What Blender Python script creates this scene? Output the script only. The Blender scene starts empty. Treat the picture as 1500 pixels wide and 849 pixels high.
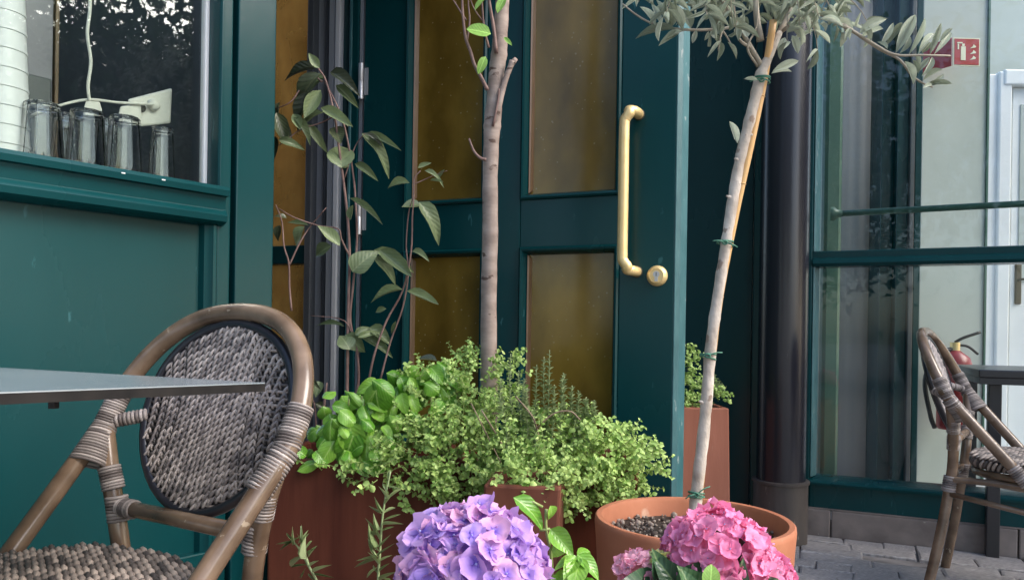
import bpy, math, random
from mathutils import Vector as V, Matrix, Quaternion
R = math.radians
rnd = random.Random(7)
S = bpy.context.scene
COL = S.collection
# ------------------------------------------------------------------ camera
F, H, ROLL = 1100.0, 0.83, R(0.9)
cam = bpy.data.objects.new('camera', bpy.data.cameras.new('camera'))
COL.objects.link(cam)
cam.data.sensor_width = 36
cam.data.lens = 36 * F / 1500
cam.data.shift_y = 65.5 / 1500
cam.data.clip_start = 0.02
cam.data.clip_end = 500
cam.matrix_world = Matrix.Translation((0, 0, H)) @ Matrix.Rotation(R(90), 4, 'X') @ Matrix.Rotation(ROLL, 4, 'Z')
S.camera = cam
# ------------------------------------------------------------------ world and sun
SUN_DIR = V((0.80, -0.27, 0.66)).normalized()          # towards the sun
sun_el = math.asin(SUN_DIR.z)
W = bpy.data.worlds.new('World'); S.world = W; W.use_nodes = True
nt = W.node_tree; nt.nodes.clear()
sky = nt.nodes.new('ShaderNodeTexSky'); sky.sky_type = 'NISHITA'; sky.sun_disc = False
sky.sun_elevation = sun_el
sky.sun_rotation = math.atan2(SUN_DIR.x, SUN_DIR.y)
sky.air_density = 1.0; sky.dust_density = 2.5; sky.ozone_density = 1.2
bg = nt.nodes.new('ShaderNodeBackground'); bg.inputs[1].default_value = 0.15
wo = nt.nodes.new('ShaderNodeOutputWorld')
nt.links.new(sky.outputs[0], bg.inputs[0]); nt.links.new(bg.outputs[0], wo.inputs[0])
sl = bpy.data.lights.new('sun', 'SUN'); sl.energy = 1.5; sl.angle = R(40); sl.color = (1, 0.97, 0.92)
so = bpy.data.objects.new('sun', sl); COL.objects.link(so)
so.rotation_euler = SUN_DIR.to_track_quat('Z', 'Y').to_euler(); so.location = SUN_DIR * 30
S.view_settings.view_transform = 'Standard'; S.view_settings.look = 'None'
S.view_settings.exposure = 1.55; S.view_settings.gamma = 1.0
S.cycles.transparent_max_bounces = 16
S.cycles.max_bounces = 8

# ------------------------------------------------------------------ geometry helpers
def P(px, py, d):
    "point at depth d that the photograph shows at (px, py)"
    a = (px - 750) / F; b = (490 - py) / F
    c, s = math.cos(ROLL), math.sin(ROLL)
    return V(((a * c - b * s) * d, d, H + (a * s + b * c) * d))
def ray(px, py):
    return P(px, py, 1.0) - V((0, 0, H))
class Frame:
    "a vertical wall plane: u to the right along it, n out of it"
    def __init__(s, x, y, deg):
        s.o = V((x, y, 0)); a = R(deg)
        s.u = V((math.cos(a), math.sin(a), 0)); s.n = V((math.sin(a), -math.cos(a), 0)); s.deg = deg
    def p(s, u, n, z): return s.o + s.u * u + s.n * n + V((0, 0, z))
    def hit(s, px, py, n=0.0):
        r = ray(px, py); c = V((0, 0, H))
        t = ((s.o + s.n * n - c).dot(s.n)) / r.dot(s.n)
        q = c + r * t
        return (q - s.o).dot(s.u), q.z
    def U(s, px, py, n=0.0): return s.hit(px, py, n)[0]
    def Z(s, px, py, n=0.0): return s.hit(px, py, n)[1]

def cat(pts, k=6):
    "Catmull-Rom through points"
    pts = [V(p) for p in pts]
    if len(pts) < 3: return pts
    out = []
    q = [pts[0] * 2 - pts[1]] + pts + [pts[-1] * 2 - pts[-2]]
    for i in range(1, len(q) - 2):
        a, b, c, d = q[i - 1:i + 3]
        for j in range(k):
            t = j / k
            out.append(0.5 * ((2 * b) + (c - a) * t + (2 * a - 5 * b + 4 * c - d) * t * t + (3 * b - a - 3 * c + d) * t ** 3))
    out.append(pts[-1]); return out

OFF = {}
def off(o): return OFF.get(o.name, V((0, 0, 0))) if o else V((0, 0, 0))
class MB:
    def __init__(s): s.v = []; s.f = []
    def add(s, vs, fs):
        k = len(s.v); s.v += [tuple(v) for v in vs]; s.f += [tuple(i + k for i in f) for f in fs]; return s
    def hexa(s, c):   # 8 corners: bottom 4 ccw, top 4
        return s.add(c, [(3, 2, 1, 0), (4, 5, 6, 7), (0, 1, 5, 4), (1, 2, 6, 5), (2, 3, 7, 6), (3, 0, 4, 7)])
    def wbox(s, fr, u0, u1, n0, n1, z0, z1):   # n1 = front
        return s.hexa([fr.p(u0, n1, z0), fr.p(u1, n1, z0), fr.p(u1, n0, z0), fr.p(u0, n0, z0),
                       fr.p(u0, n1, z1), fr.p(u1, n1, z1), fr.p(u1, n0, z1), fr.p(u0, n0, z1)])
    def box(s, x0, x1, y0, y1, z0, z1):
        return s.hexa([(x0, y0, z0), (x1, y0, z0), (x1, y1, z0), (x0, y1, z0), (x0, y0, z1), (x1, y0, z1), (x1, y1, z1), (x0, y1, z1)])
    def bar(s, fr, prof, axis, a0, a1, other, sgn=1, m0=0, m1=0):
        """extruded moulding profile [(d, n)] d = distance across; axis 'u' (horizontal) or 'z' (vertical);
        other = coordinate where d = 0, sgn = direction of d; m0/m1 mitre per unit d"""
        ring0 = []; ring1 = []
        for d, n in prof:
            if axis == 'z':
                ring0.append(fr.p(other + sgn * d, n, a0 + m0 * d)); ring1.append(fr.p(other + sgn * d, n, a1 - m1 * d))
            else:
                ring0.append(fr.p(a0 + m0 * d, n, other + sgn * d)); ring1.append(fr.p(a1 - m1 * d, n, other + sgn * d))
        k = len(prof)
        return s.add(ring0 + ring1, [(i, (i + 1) % k, k + (i + 1) % k, k + i) for i in range(k)] + [tuple(range(k))[::-1], tuple(range(k, 2 * k))])
    def tube(s, pts, rad, n=10, closed=False, caps=True):
        pts = [V(p) for p in pts]; m = len(pts)
        if not hasattr(rad, '__len__'): rad = [rad] * m
        vs = []; ref = None
        for i, p in enumerate(pts):
            if closed: t = pts[(i + 1) % m] - pts[i - 1]
            else: t = pts[min(i + 1, m - 1)] - pts[max(i - 1, 0)]
            t = t.normalized()
            if ref is None:
                ref = t.orthogonal().normalized()
            else:
                ref = (ref - t * ref.dot(t))
                ref = ref.normalized() if ref.length > 1e-6 else t.orthogonal().normalized()
            b = t.cross(ref)
            for j in range(n):
                a = 2 * math.pi * j / n
                vs.append(p + (ref * math.cos(a) + b * math.sin(a)) * rad[i])
        fs = []
        for i in range(m if closed else m - 1):
            for j in range(n):
                a, b_ = i * n + j, i * n + (j + 1) % n
                k = ((i + 1) % m) * n
                fs.append((a, b_, k + (j + 1) % n, k + j))
        if caps and not closed:
            fs.append(tuple(range(n))[::-1]); fs.append(tuple((m - 1) * n + j for j in range(n)))
        return s.add(vs, fs)
    def lathe(s, prof, c, n=32, axis=None):
        "prof [(r, h)]; axis direction vector (default up)"
        c = V(c); ax = V(axis or (0, 0, 1)).normalized(); e = ax.orthogonal().normalized(); g = ax.cross(e)
        vs = []
        for r, h in prof:
            for j in range(n):
                a = 2 * math.pi * j / n
                vs.append(c + ax * h + (e * math.cos(a) + g * math.sin(a)) * max(r, 1e-5))
        fs = [(i * n + j, i * n + (j + 1) % n, (i + 1) * n + (j + 1) % n, (i + 1) * n + j) for i in range(len(prof) - 1) for j in range(n)]
        return s.add(vs, fs)
    def ring(s, c, axis, ra, rb, da, minor, n=14, k=6):
        axis = V(axis).normalized(); da = V(da); da = (da - axis * da.dot(axis)).normalized(); db = axis.cross(da)
        return s.tube([V(c) + da * ra * math.cos(2 * math.pi * i / n) + db * rb * math.sin(2 * math.pi * i / n) for i in range(n)], minor, k, closed=True)
    def mesh(s, name, o=V((0, 0, 0)), smooth=False):
        me = bpy.data.meshes.new(name)
        me.from_pydata([(v[0] - o.x, v[1] - o.y, v[2] - o.z) for v in s.v], [], s.f)
        if smooth: me.polygons.foreach_set('use_smooth', [True] * len(me.polygons))
        me.update(); return me
    def build(s, name, mat, parent=None, smooth=False, bevel=0, auto=False):
        me = s.mesh(name, off(parent), smooth)
        me.materials.append(mat)
        o = bpy.data.objects.new(name, me); COL.objects.link(o)
        if parent:
            o.parent = parent; OFF[o.name] = off(parent)
        if bevel:
            b = o.modifiers.new('bevel', 'BEVEL'); b.width = bevel; b.segments = 2; b.limit_method = 'ANGLE'; b.angle_limit = R(35)
        if auto and smooth:
            me.polygons.foreach_set('use_smooth', [True] * len(me.polygons))
            try: me.set_sharp_from_angle(angle=R(40))
            except Exception: pass
        return o
def tag(o, label, cat_, group=None, kind=None):
    if label: o['label'] = label
    if cat_: o['category'] = cat_
    if group: o['group'] = group
    if kind: o['kind'] = kind
    return o
def thing(name, label, cat_, loc, group=None, rotz=0):
    o = bpy.data.objects.new(name, None); COL.objects.link(o)
    o.location = loc; o.rotation_euler = (0, 0, rotz); o.empty_display_size = 0.1
    OFF[o.name] = V(loc)
    return tag(o, label, cat_, group, 'thing')
def inst(name, me, M, parent):
    o = bpy.data.objects.new(name, me); COL.objects.link(o)
    o.parent = parent
    o.matrix_basis = Matrix.Translation(-off(parent)) @ M
    return o
def axes(p, y, z, sx, sy, sz):
    y = V(y).normalized(); z = V(z); z = z - y * z.dot(y)
    z = z.normalized() if z.length > 1e-5 else y.orthogonal().normalized()
    x = y.cross(z)
    M = Matrix(((x.x * sx, y.x * sy, z.x * sz, p[0]), (x.y * sx, y.y * sy, z.y * sz, p[1]), (x.z * sx, y.z * sy, z.z * sz, p[2]), (0, 0, 0, 1)))
    return M
def put(mb, src, M):
    mb.add([M @ V(v) for v in src.v], src.f)

# ------------------------------------------------------------------ materials
def mat(name):
    m = bpy.data.materials.new(name); m.use_nodes = True
    n = m.node_tree; n.nodes.clear()
    return m, n
def N(n, t, **kw):
    x = n.nodes.new(t)
    for k, v in kw.items():
        if k.startswith('i_'):
            key = k[2:]; key = int(key) if key.isdigit() else key.replace('_', ' ')
            x.inputs[key].default_value = v
        else: setattr(x, k, v)
    return x
def rgb(c): return (c[0], c[1], c[2], 1)
def ramp(n, fac, stops):
    r = n.nodes.new('ShaderNodeValToRGB'); e = r.color_ramp.elements
    while len(e) < len(stops): e.new(0.5)
    for i, (p, c) in enumerate(stops): e[i].position = p; e[i].color = rgb(c)
    n.links.new(fac, r.inputs[0]); return r.outputs[0]
def simple(name, c1, c2=None, rough=0.5, metal=0.0, scale=8, stretch=(1, 1, 1), bump=0.0, bscale=60, spec=0.5, coat=0.0, detail=4, wear=None, wscale=30, wthr=0.7, island=0.0, rvar=0.0):
    m, n = mat(name); L = n.links
    out = N(n, 'ShaderNodeOutputMaterial'); b = N(n, 'ShaderNodeBsdfPrincipled')
    b.inputs['Roughness'].default_value = rough; b.inputs['Metallic'].default_value = metal
    b.inputs['Specular IOR Level'].default_value = spec; b.inputs['Coat Weight'].default_value = coat
    tc = N(n, 'ShaderNodeTexCoord'); mp = N(n, 'ShaderNodeMapping'); mp.inputs['Scale'].default_value = stretch
    L.new(tc.outputs['Object'], mp.inputs[0])
    nz = N(n, 'ShaderNodeTexNoise'); nz.inputs['Scale'].default_value = scale; nz.inputs['Detail'].default_value = detail
    L.new(mp.outputs[0], nz.inputs[0])
    fac = nz.outputs[0]
    if island:
        g = N(n, 'ShaderNodeNewGeometry'); mx = N(n, 'ShaderNodeMix'); mx.inputs[0].default_value = island
        L.new(fac, mx.inputs[2]); L.new(g.outputs['Random Per Island'], mx.inputs[3]); fac = mx.outputs[0]
    c2 = c2 or c1
    lo, hi = (0.3, 0.7) if not island else (0.15, 0.85)
    col = ramp(n, fac, [(lo, c1), (hi, c2)])
    if wear:
        wz = N(n, 'ShaderNodeTexNoise'); wz.inputs['Scale'].default_value = wscale; wz.inputs['Detail'].default_value = 8
        L.new(mp.outputs[0], wz.inputs[0])
        wf = ramp(n, wz.outputs[0], [(wthr, (0, 0, 0)), (wthr + 0.03, (1, 1, 1))])
        mx = N(n, 'ShaderNodeMix', data_type='RGBA'); L.new(wf, mx.inputs[0]); L.new(col, mx.inputs[6]); mx.inputs[7].default_value = rgb(wear)
        col = mx.outputs[2]
    L.new(col, b.inputs['Base Color'])
    if rvar:
        mr = N(n, 'ShaderNodeMapRange'); mr.inputs[3].default_value = rough - rvar; mr.inputs[4].default_value = rough + rvar
        L.new(nz.outputs[0], mr.inputs[0]); L.new(mr.outputs[0], b.inputs['Roughness'])
    if bump:
        bz = N(n, 'ShaderNodeTexNoise'); bz.inputs['Scale'].default_value = bscale; bz.inputs['Detail'].default_value = 5
        L.new(mp.outputs[0], bz.inputs[0])
        bp = N(n, 'ShaderNodeBump'); bp.inputs['Strength'].default_value = bump; bp.inputs['Distance'].default_value = 0.004
        L.new(bz.outputs[0], bp.inputs['Height']); L.new(bp.outputs[0], b.inputs['Normal'])
    L.new(b.outputs[0], out.inputs[0]); return m
def leafmat(name, c1, c2, rib=None, rough=0.4, trans=0.25, island=False, veins=True, spec=0.5):
    m, n = mat(name); L = n.links
    out = N(n, 'ShaderNodeOutputMaterial'); b = N(n, 'ShaderNodeBsdfPrincipled'); b.inputs['Roughness'].default_value = rough
    b.inputs['Specular IOR Level'].default_value = spec
    t = N(n, 'ShaderNodeBsdfTranslucent'); mx = N(n, 'ShaderNodeMixShader'); mx.inputs[0].default_value = trans
    if island: r = N(n, 'ShaderNodeNewGeometry').outputs['Random Per Island']
    else: r = N(n, 'ShaderNodeObjectInfo').outputs['Random']
    col = ramp(n, r, [(0.0, c1), (1.0, c2)])
    tc = N(n, 'ShaderNodeTexCoord')
    if veins and not island:
        sp = N(n, 'ShaderNodeSeparateXYZ'); L.new(tc.outputs['Generated'], sp.inputs[0])
        d = N(n, 'ShaderNodeMath', operation='SUBTRACT'); L.new(sp.outputs[0], d.inputs[0]); d.inputs[1].default_value = 0.5
        a = N(n, 'ShaderNodeMath', operation='ABSOLUTE'); L.new(d.outputs[0], a.inputs[0])
        rb = ramp(n, a.outputs[0], [(0.0, (1, 1, 1)), (0.045, (0, 0, 0))])
        k = N(n, 'ShaderNodeMath', operation='MULTIPLY_ADD'); L.new(a.outputs[0], k.inputs[0]); k.inputs[1].default_value = -0.8; L.new(sp.outputs[1], k.inputs[2])
        k2 = N(n, 'ShaderNodeMath', operation='MULTIPLY'); L.new(k.outputs[0], k2.inputs[0]); k2.inputs[1].default_value = 44
        sn = N(n, 'ShaderNodeMath', operation='SINE'); L.new(k2.outputs[0], sn.inputs[0])
        vr = ramp(n, sn.outputs[0], [(0.80, (0, 0, 0)), (1.0, (0.16, 0.16, 0.16))])
        mm = N(n, 'ShaderNodeMath', operation='MAXIMUM'); L.new(rb, mm.inputs[0]); L.new(vr, mm.inputs[1])
        mc = N(n, 'ShaderNodeMix', data_type='RGBA'); L.new(mm.outputs[0], mc.inputs[0]); L.new(col, mc.inputs[6])
        mc.inputs[7].default_value = rgb(rib or [min(1, x * 1.7 + 0.02) for x in c2]); col = mc.outputs[2]
        bp = N(n, 'ShaderNodeBump'); bp.inputs['Strength'].default_value = 0.12; bp.inputs['Distance'].default_value = 0.01
        L.new(sn.outputs[0], bp.inputs['Height']); L.new(bp.outputs[0], b.inputs['Normal'])
    nz = N(n, 'ShaderNodeTexNoise'); nz.inputs['Scale'].default_value = 5; L.new(tc.outputs['Object'], nz.inputs[0])
    hs = N(n, 'ShaderNodeHueSaturation'); mr = N(n, 'ShaderNodeMapRange'); mr.inputs[3].default_value = 0.7; mr.inputs[4].default_value = 1.3
    L.new(nz.outputs[0], mr.inputs[0]); L.new(mr.outputs[0], hs.inputs['Value']); L.new(col, hs.inputs['Color']); col = hs.outputs[0]
    L.new(col, b.inputs['Base Color']); L.new(col, t.inputs[0])
    L.new(b.outputs[0], mx.inputs[1]); L.new(t.outputs[0], mx.inputs[2]); L.new(mx.outputs[0], out.inputs[0]); return m
def glassmat(name, ior=1.6, tint=(0.93, 0.97, 0.95), rough=0.0):
    m, n = mat(name); L = n.links
    out = N(n, 'ShaderNodeOutputMaterial'); t = N(n, 'ShaderNodeBsdfTransparent'); t.inputs[0].default_value = rgb(tint)
    g = N(n, 'ShaderNodeBsdfGlossy'); g.inputs['Roughness'].default_value = rough
    f = N(n, 'ShaderNodeFresnel'); f.inputs[0].default_value = ior
    mx = N(n, 'ShaderNodeMixShader'); L.new(f.outputs[0], mx.inputs[0]); L.new(t.outputs[0], mx.inputs[1]); L.new(g.outputs[0], mx.inputs[2])
    L.new(mx.outputs[0], out.inputs[0]); return m
def ambermat(name, tr=0.45, trc=(0.55, 0.30, 0.06), c1=(0.13, 0.083, 0.013), c2=(0.33, 0.215, 0.038)):
    m, n = mat(name); L = n.links
    out = N(n, 'ShaderNodeOutputMaterial'); t = N(n, 'ShaderNodeBsdfTransparent'); t.inputs[0].default_value = rgb(trc)
    b = N(n, 'ShaderNodeBsdfPrincipled'); b.inputs['Roughness'].default_value = 0.16
    tc = N(n, 'ShaderNodeTexCoord'); mp = N(n, 'ShaderNodeMapping'); mp.inputs['Scale'].default_value = (1.7, 1.7, 0.9); L.new(tc.outputs['Object'], mp.inputs[0])
    nz = N(n, 'ShaderNodeTexNoise'); nz.inputs['Scale'].default_value = 3; nz.inputs['Detail'].default_value = 7; L.new(mp.outputs[0], nz.inputs[0])
    col = ramp(n, nz.outputs[0], [(0.32, c1), (0.68, c2)])
    vo = N(n, 'ShaderNodeTexVoronoi'); vo.inputs['Scale'].default_value = 38; L.new(tc.outputs['Object'], vo.inputs[0])
    nb = N(n, 'ShaderNodeTexNoise'); nb.inputs['Scale'].default_value = 7; L.new(tc.outputs['Object'], nb.inputs[0])
    th = N(n, 'ShaderNodeMath', operation='MULTIPLY'); L.new(nb.outputs[0], th.inputs[0]); th.inputs[1].default_value = 0.17
    ls = N(n, 'ShaderNodeMath', operation='SUBTRACT'); L.new(vo.outputs['Distance'], ls.inputs[0]); L.new(th.outputs[0], ls.inputs[1])
    dots = ramp(n, ls.outputs[0], [(0.0, (0.5, 0.5, 0.5)), (0.03, (0, 0, 0))])
    mc = N(n, 'ShaderNodeMix', data_type='RGBA'); L.new(dots, mc.inputs[0]); L.new(col, mc.inputs[6]); mc.inputs[7].default_value = (0.42, 0.36, 0.2, 1)
    L.new(mc.outputs[2], b.inputs['Base Color'])
    bp = N(n, 'ShaderNodeBump'); bp.inputs['Strength'].default_value = 0.25; bp.inputs['Distance'].default_value = 0.004
    L.new(nz.outputs[0], bp.inputs['Height']); L.new(bp.outputs[0], b.inputs['Normal'])
    mx = N(n, 'ShaderNodeMixShader'); mx.inputs[0].default_value = tr; L.new(b.outputs[0], mx.inputs[1]); L.new(t.outputs[0], mx.inputs[2])
    L.new(mx.outputs[0], out.inputs[0]); return m

TEAL = simple('teal_paint', (0.0019, 0.038, 0.0415), (0.0034, 0.047, 0.051), rough=0.26, scale=2.2, stretch=(1.5, 1.5, 0.4), bump=0.10, bscale=22, rvar=0.07, wear=(0.025, 0.10, 0.11), wscale=24, wthr=0.70, spec=0.24, detail=8)
TEALW = simple('worn_lit_teal_edge', (0.025, 0.10, 0.11), (0.05, 0.15, 0.16), rough=0.45, scale=20, stretch=(1, 1, 0.4), bump=0.4, bscale=60, wear=(0.22, 0.28, 0.27), wscale=40, wthr=0.66)  # chips are wear; light catching the edge is put into the paler base
TEALD = simple('dark_and_shaded_teal', (0.0022, 0.031, 0.036), (0.0035, 0.039, 0.044), rough=0.28, scale=2.2, stretch=(1.5, 1.5, 0.4), bump=0.10, bscale=22, rvar=0.07, wear=(0.02, 0.06, 0.07), wscale=26, wthr=0.75, spec=0.4, detail=8)  # darker teal copy; the recess wall's shade is put into the colour
GREENI = simple('green_paint', (0.045, 0.115, 0.085), (0.06, 0.14, 0.105), rough=0.35, scale=4)
GLASS = glassmat('clear_glass', 1.45, (0.93, 0.97, 0.95), 0.012)
def tumblermat():
    m, n = mat('tumbler_glass'); L = n.links
    out = N(n, 'ShaderNodeOutputMaterial'); g = N(n, 'ShaderNodeBsdfGlass'); g.inputs['IOR'].default_value = 1.46; g.inputs['Roughness'].default_value = 0.02
    L.new(g.outputs[0], out.inputs[0]); return m
TUMB = tumblermat()
GLASSR = glassmat('right_window_glass', 1.33, (0.95, 0.98, 0.97), 0.012)
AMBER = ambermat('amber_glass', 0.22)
AMBERL = ambermat('amber_glass_lit', 0.5, (1.0, 0.80, 0.48), (0.24, 0.14, 0.03), (0.80, 0.50, 0.17))  # glow of the side pane is put into these brighter amber colours
BEADB = simple('brown_bead', (0.10, 0.055, 0.025), (0.16, 0.09, 0.04), rough=0.35)
GREYM = simple('grey_metal', (0.24, 0.25, 0.27), (0.34, 0.35, 0.37), rough=0.4, metal=0.0, scale=3, stretch=(1, 1, .2))
DGREYM = simple('dark_grey_metal', (0.06, 0.066, 0.075), (0.085, 0.092, 0.10), rough=0.35, scale=3)
SILVER = simple('silver', (0.55, 0.55, 0.56), rough=0.35, metal=0.5)
GREYB = simple('pale_grey_frame', (0.50, 0.50, 0.51), (0.60, 0.60, 0.61), rough=0.4, scale=3)
BRASS = simple('polished_brass', (0.84, 0.60, 0.26), (0.90, 0.68, 0.33), rough=0.42, metal=0.45, scale=20, rvar=0.08)
BRASSD = simple('dark_brass', (0.10, 0.085, 0.06), rough=0.5, metal=0.6)
PIPE = simple('downpipe_paint', (0.013, 0.0135, 0.019), (0.019, 0.019, 0.026), rough=0.25, scale=6, stretch=(1, 1, .2), bump=0.08, wear=(0.12, 0.11, 0.11), wscale=26, wthr=0.74)
PIPEB = simple('downpipe_shoe', (0.05, 0.042, 0.038), (0.085, 0.070, 0.062), rough=0.6, scale=14, stretch=(1, 1, .3), bump=0.3, wear=(0.2, 0.17, 0.15), wscale=25, wthr=0.68)
STONE = simple('plinth_stone', (0.13, 0.108, 0.10), (0.25, 0.21, 0.19), rough=0.6, scale=9, bump=0.35, bscale=40, wear=(0.3, 0.27, 0.24), wscale=35, wthr=0.70)
SETT = simple('sett_stone', (0.20, 0.185, 0.18), (0.46, 0.43, 0.42), rough=0.42, scale=13, bump=0.7, bscale=30, rvar=0.12, wear=(0.42, 0.39, 0.38), wscale=24, wthr=0.66)
GROUND = simple('ground_mortar', (0.13, 0.118, 0.113), (0.30, 0.275, 0.265), rough=0.8, scale=12, bump=0.8, bscale=30)
CORTEN = simple('brown_terracotta', spec=0.18, c1=(0.065, 0.017, 0.010), c2=(0.14, 0.042, 0.023), rough=0.46, scale=6, stretch=(2.2, 2.2, 0.22), bump=0.25, bscale=30, detail=9, wear=(0.17, 0.075, 0.05), wscale=16, wthr=0.68)
TERRAD = simple('weathered_terracotta', spec=0.18, c1=(0.26, 0.095, 0.058), c2=(0.36, 0.14, 0.09), rough=0.62, scale=6, stretch=(1.8, 1.8, 0.35), bump=0.25, bscale=40, detail=9, wear=(0.42, 0.24, 0.17), wscale=13, wthr=0.67)
TERRAB = simple('reddish_terracotta', spec=0.18, c1=(0.13, 0.045, 0.028), c2=(0.20, 0.075, 0.048), rough=0.6, scale=6, stretch=(1.4, 1.4, 0.4), bump=0.2, bscale=40, detail=8, wear=(0.26, 0.13, 0.09), wscale=14, wthr=0.68)
TERRA = simple('terracotta', spec=0.18, c1=(0.36, 0.128, 0.066), c2=(0.48, 0.195, 0.108), rough=0.65, scale=7, stretch=(1, 1, 0.7), bump=0.3, bscale=45, detail=9, wear=(0.58, 0.36, 0.25), wscale=7, wthr=0.62)
SOIL = simple('soil', (0.018, 0.012, 0.008), (0.05, 0.033, 0.022), rough=0.9, scale=60, bump=1.0, bscale=80)
PEBBLE = simple('pebbles', (0.035, 0.022, 0.015), (0.36, 0.29, 0.23), rough=0.75, scale=40, island=0.85, bump=0.3)
RATTAN = simple('rattan_pole', (0.085, 0.054, 0.034), (0.22, 0.15, 0.10), rough=0.25, scale=16, stretch=(1, 1, 1), bump=0.1, bscale=50, coat=0.15, detail=6, wear=(0.30, 0.235, 0.17), wscale=55, wthr=0.68)
BIND = simple('binding_cane', (0.10, 0.082, 0.076), (0.40, 0.35, 0.325), rough=0.55, scale=30, island=0.75)
STRAND = simple('woven_strands', (0.13, 0.112, 0.112), (0.52, 0.45, 0.415), rough=0.34, scale=20, island=0.6, stretch=(1, 1, 1))
STRANDP = simple('seat_strands', (0.05, 0.043, 0.042), (0.36, 0.30, 0.26), rough=0.5, scale=20, island=0.8)
WDARK = simple('weave_backing', (0.018, 0.015, 0.015), rough=0.7)
PIPING = simple('black_piping', (0.02, 0.02, 0.026), rough=0.3)
STEEL = simple('brushed_steel_top', (0.40, 0.46, 0.50), (0.50, 0.56, 0.60), rough=0.24, metal=0.6, scale=6)
STEELE = simple('table_edge', (0.010, 0.0095, 0.010), (0.026, 0.023, 0.021), rough=0.5, spec=0.15, scale=20)
BLACKM = simple('black_table', (0.025, 0.025, 0.028), rough=0.3)
PALEW = simple('pale_wall', (0.42, 0.46, 0.42), (0.48, 0.52, 0.48), rough=0.7, scale=3, bump=0.05)
WHITEW = simple('white_paint', (0.72, 0.73, 0.72), (0.78, 0.79, 0.78), rough=0.45, scale=3)
GREYW = simple('grey_curtain', (0.38, 0.37, 0.37), (0.46, 0.44, 0.44), rough=0.6, scale=1.0, stretch=(.5, .5, .3))
LAV = simple('grey_board', (0.17, 0.165, 0.19), (0.23, 0.22, 0.25), rough=0.5, scale=3)
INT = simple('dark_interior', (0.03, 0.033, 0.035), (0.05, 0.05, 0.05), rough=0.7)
TANW = simple('tan_plaster', (0.50, 0.34, 0.17), (0.85, 0.68, 0.42), rough=0.8, scale=2.5, stretch=(1, 1, 4))
PLASTIC = simple('white_plastic', (0.66, 0.64, 0.58), (0.70, 0.68, 0.62), rough=0.35)
CUPM = simple('white_cups', (0.80, 0.80, 0.82), rough=0.4)
REDM = simple('red_enamel', (0.20, 0.006, 0.008), (0.25, 0.01, 0.012), rough=0.35)
REDS = simple('sign_red', (0.36, 0.012, 0.016), rough=0.4)
SIGNW = simple('sign_cream', (0.72, 0.72, 0.55), rough=0.4)
BLACKR = simple('black_rubber', (0.015, 0.015, 0.015), rough=0.5)
BARK = simple('grey_bark', (0.20, 0.15, 0.125), (0.38, 0.305, 0.26), rough=0.75, scale=14, stretch=(1, 1, 2.2), bump=0.7, bscale=26, wear=(0.10, 0.06, 0.045), wscale=16, wthr=0.64)
BARKT = simple('olive_twig_bark', (0.24, 0.20, 0.15), (0.44, 0.39, 0.30), rough=0.7, scale=20, bump=0.3)
BARKO = simple('olive_bark', (0.36, 0.295, 0.235), (0.64, 0.57, 0.49), rough=0.8, scale=26, stretch=(1, 1, 0.8), bump=1.0, bscale=60, wear=(0.27, 0.20, 0.155), wscale=30, wthr=0.64, detail=9)
TWIG = simple('twig_bark', (0.16, 0.10, 0.07), (0.30, 0.22, 0.15), rough=0.7, scale=20, bump=0.3)
TWIGP = simple('purple_twig', (0.12, 0.065, 0.055), (0.24, 0.15, 0.125), rough=0.65, scale=25, bump=0.3)
BAMBOO = simple('bamboo', (0.62, 0.34, 0.12), (0.72, 0.45, 0.19), rough=0.4, scale=12, stretch=(1, 1, .3))
TIE = simple('green_twine', (0.03, 0.16, 0.10), (0.10, 0.26, 0.17), rough=0.55)
STEMG = simple('green_stem', (0.20, 0.26, 0.07), (0.30, 0.36, 0.12), rough=0.5)
L_TALL = leafmat('tall_plant_leaf', (0.10, 0.14, 0.065), (0.23, 0.29, 0.14), rough=0.38, trans=0.2, rib=(0.26, 0.30, 0.15))
L_DARK = leafmat('tall_plant_leaf_dark', (0.035, 0.046, 0.026), (0.09, 0.11, 0.055), rough=0.33, trans=0.1, rib=(0.14, 0.14, 0.07))
L_LIME = leafmat('lime_leaf', (0.26, 0.50, 0.09), (0.34, 0.58, 0.13), rough=0.5, trans=0.35)
L_BASIL = leafmat('basil_leaf', (0.09, 0.27, 0.02), (0.28, 0.52, 0.07), rough=0.24, trans=0.25, rib=(0.36, 0.56, 0.14))
L_OREG = leafmat('oregano_leaf', (0.17, 0.31, 0.05), (0.50, 0.66, 0.20), rough=0.5, trans=0.25, island=True)
L_ROSE = leafmat('rosemary_leaf', (0.17, 0.24, 0.09), (0.42, 0.50, 0.26), rough=0.5, trans=0.15, island=True)
L_OLIVE = leafmat('olive_leaf', (0.24, 0.28, 0.20), (0.66, 0.71, 0.58), rough=0.36, trans=0.25, rib=(0.45, 0.45, 0.30))
L_OLIVES = leafmat('olive_leaf_mass', (0.24, 0.28, 0.20), (0.64, 0.69, 0.56), rough=0.45, trans=0.12, island=True)
L_HYD = leafmat('hydrangea_leaf', (0.03, 0.075, 0.035), (0.07, 0.15, 0.06), rough=0.33, trans=0.12, rib=(0.20, 0.28, 0.12))
L_TREE = leafmat('street_tree_leaf', (0.03, 0.09, 0.03), (0.08, 0.17, 0.05), rough=0.5, trans=0.25, island=True)
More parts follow.
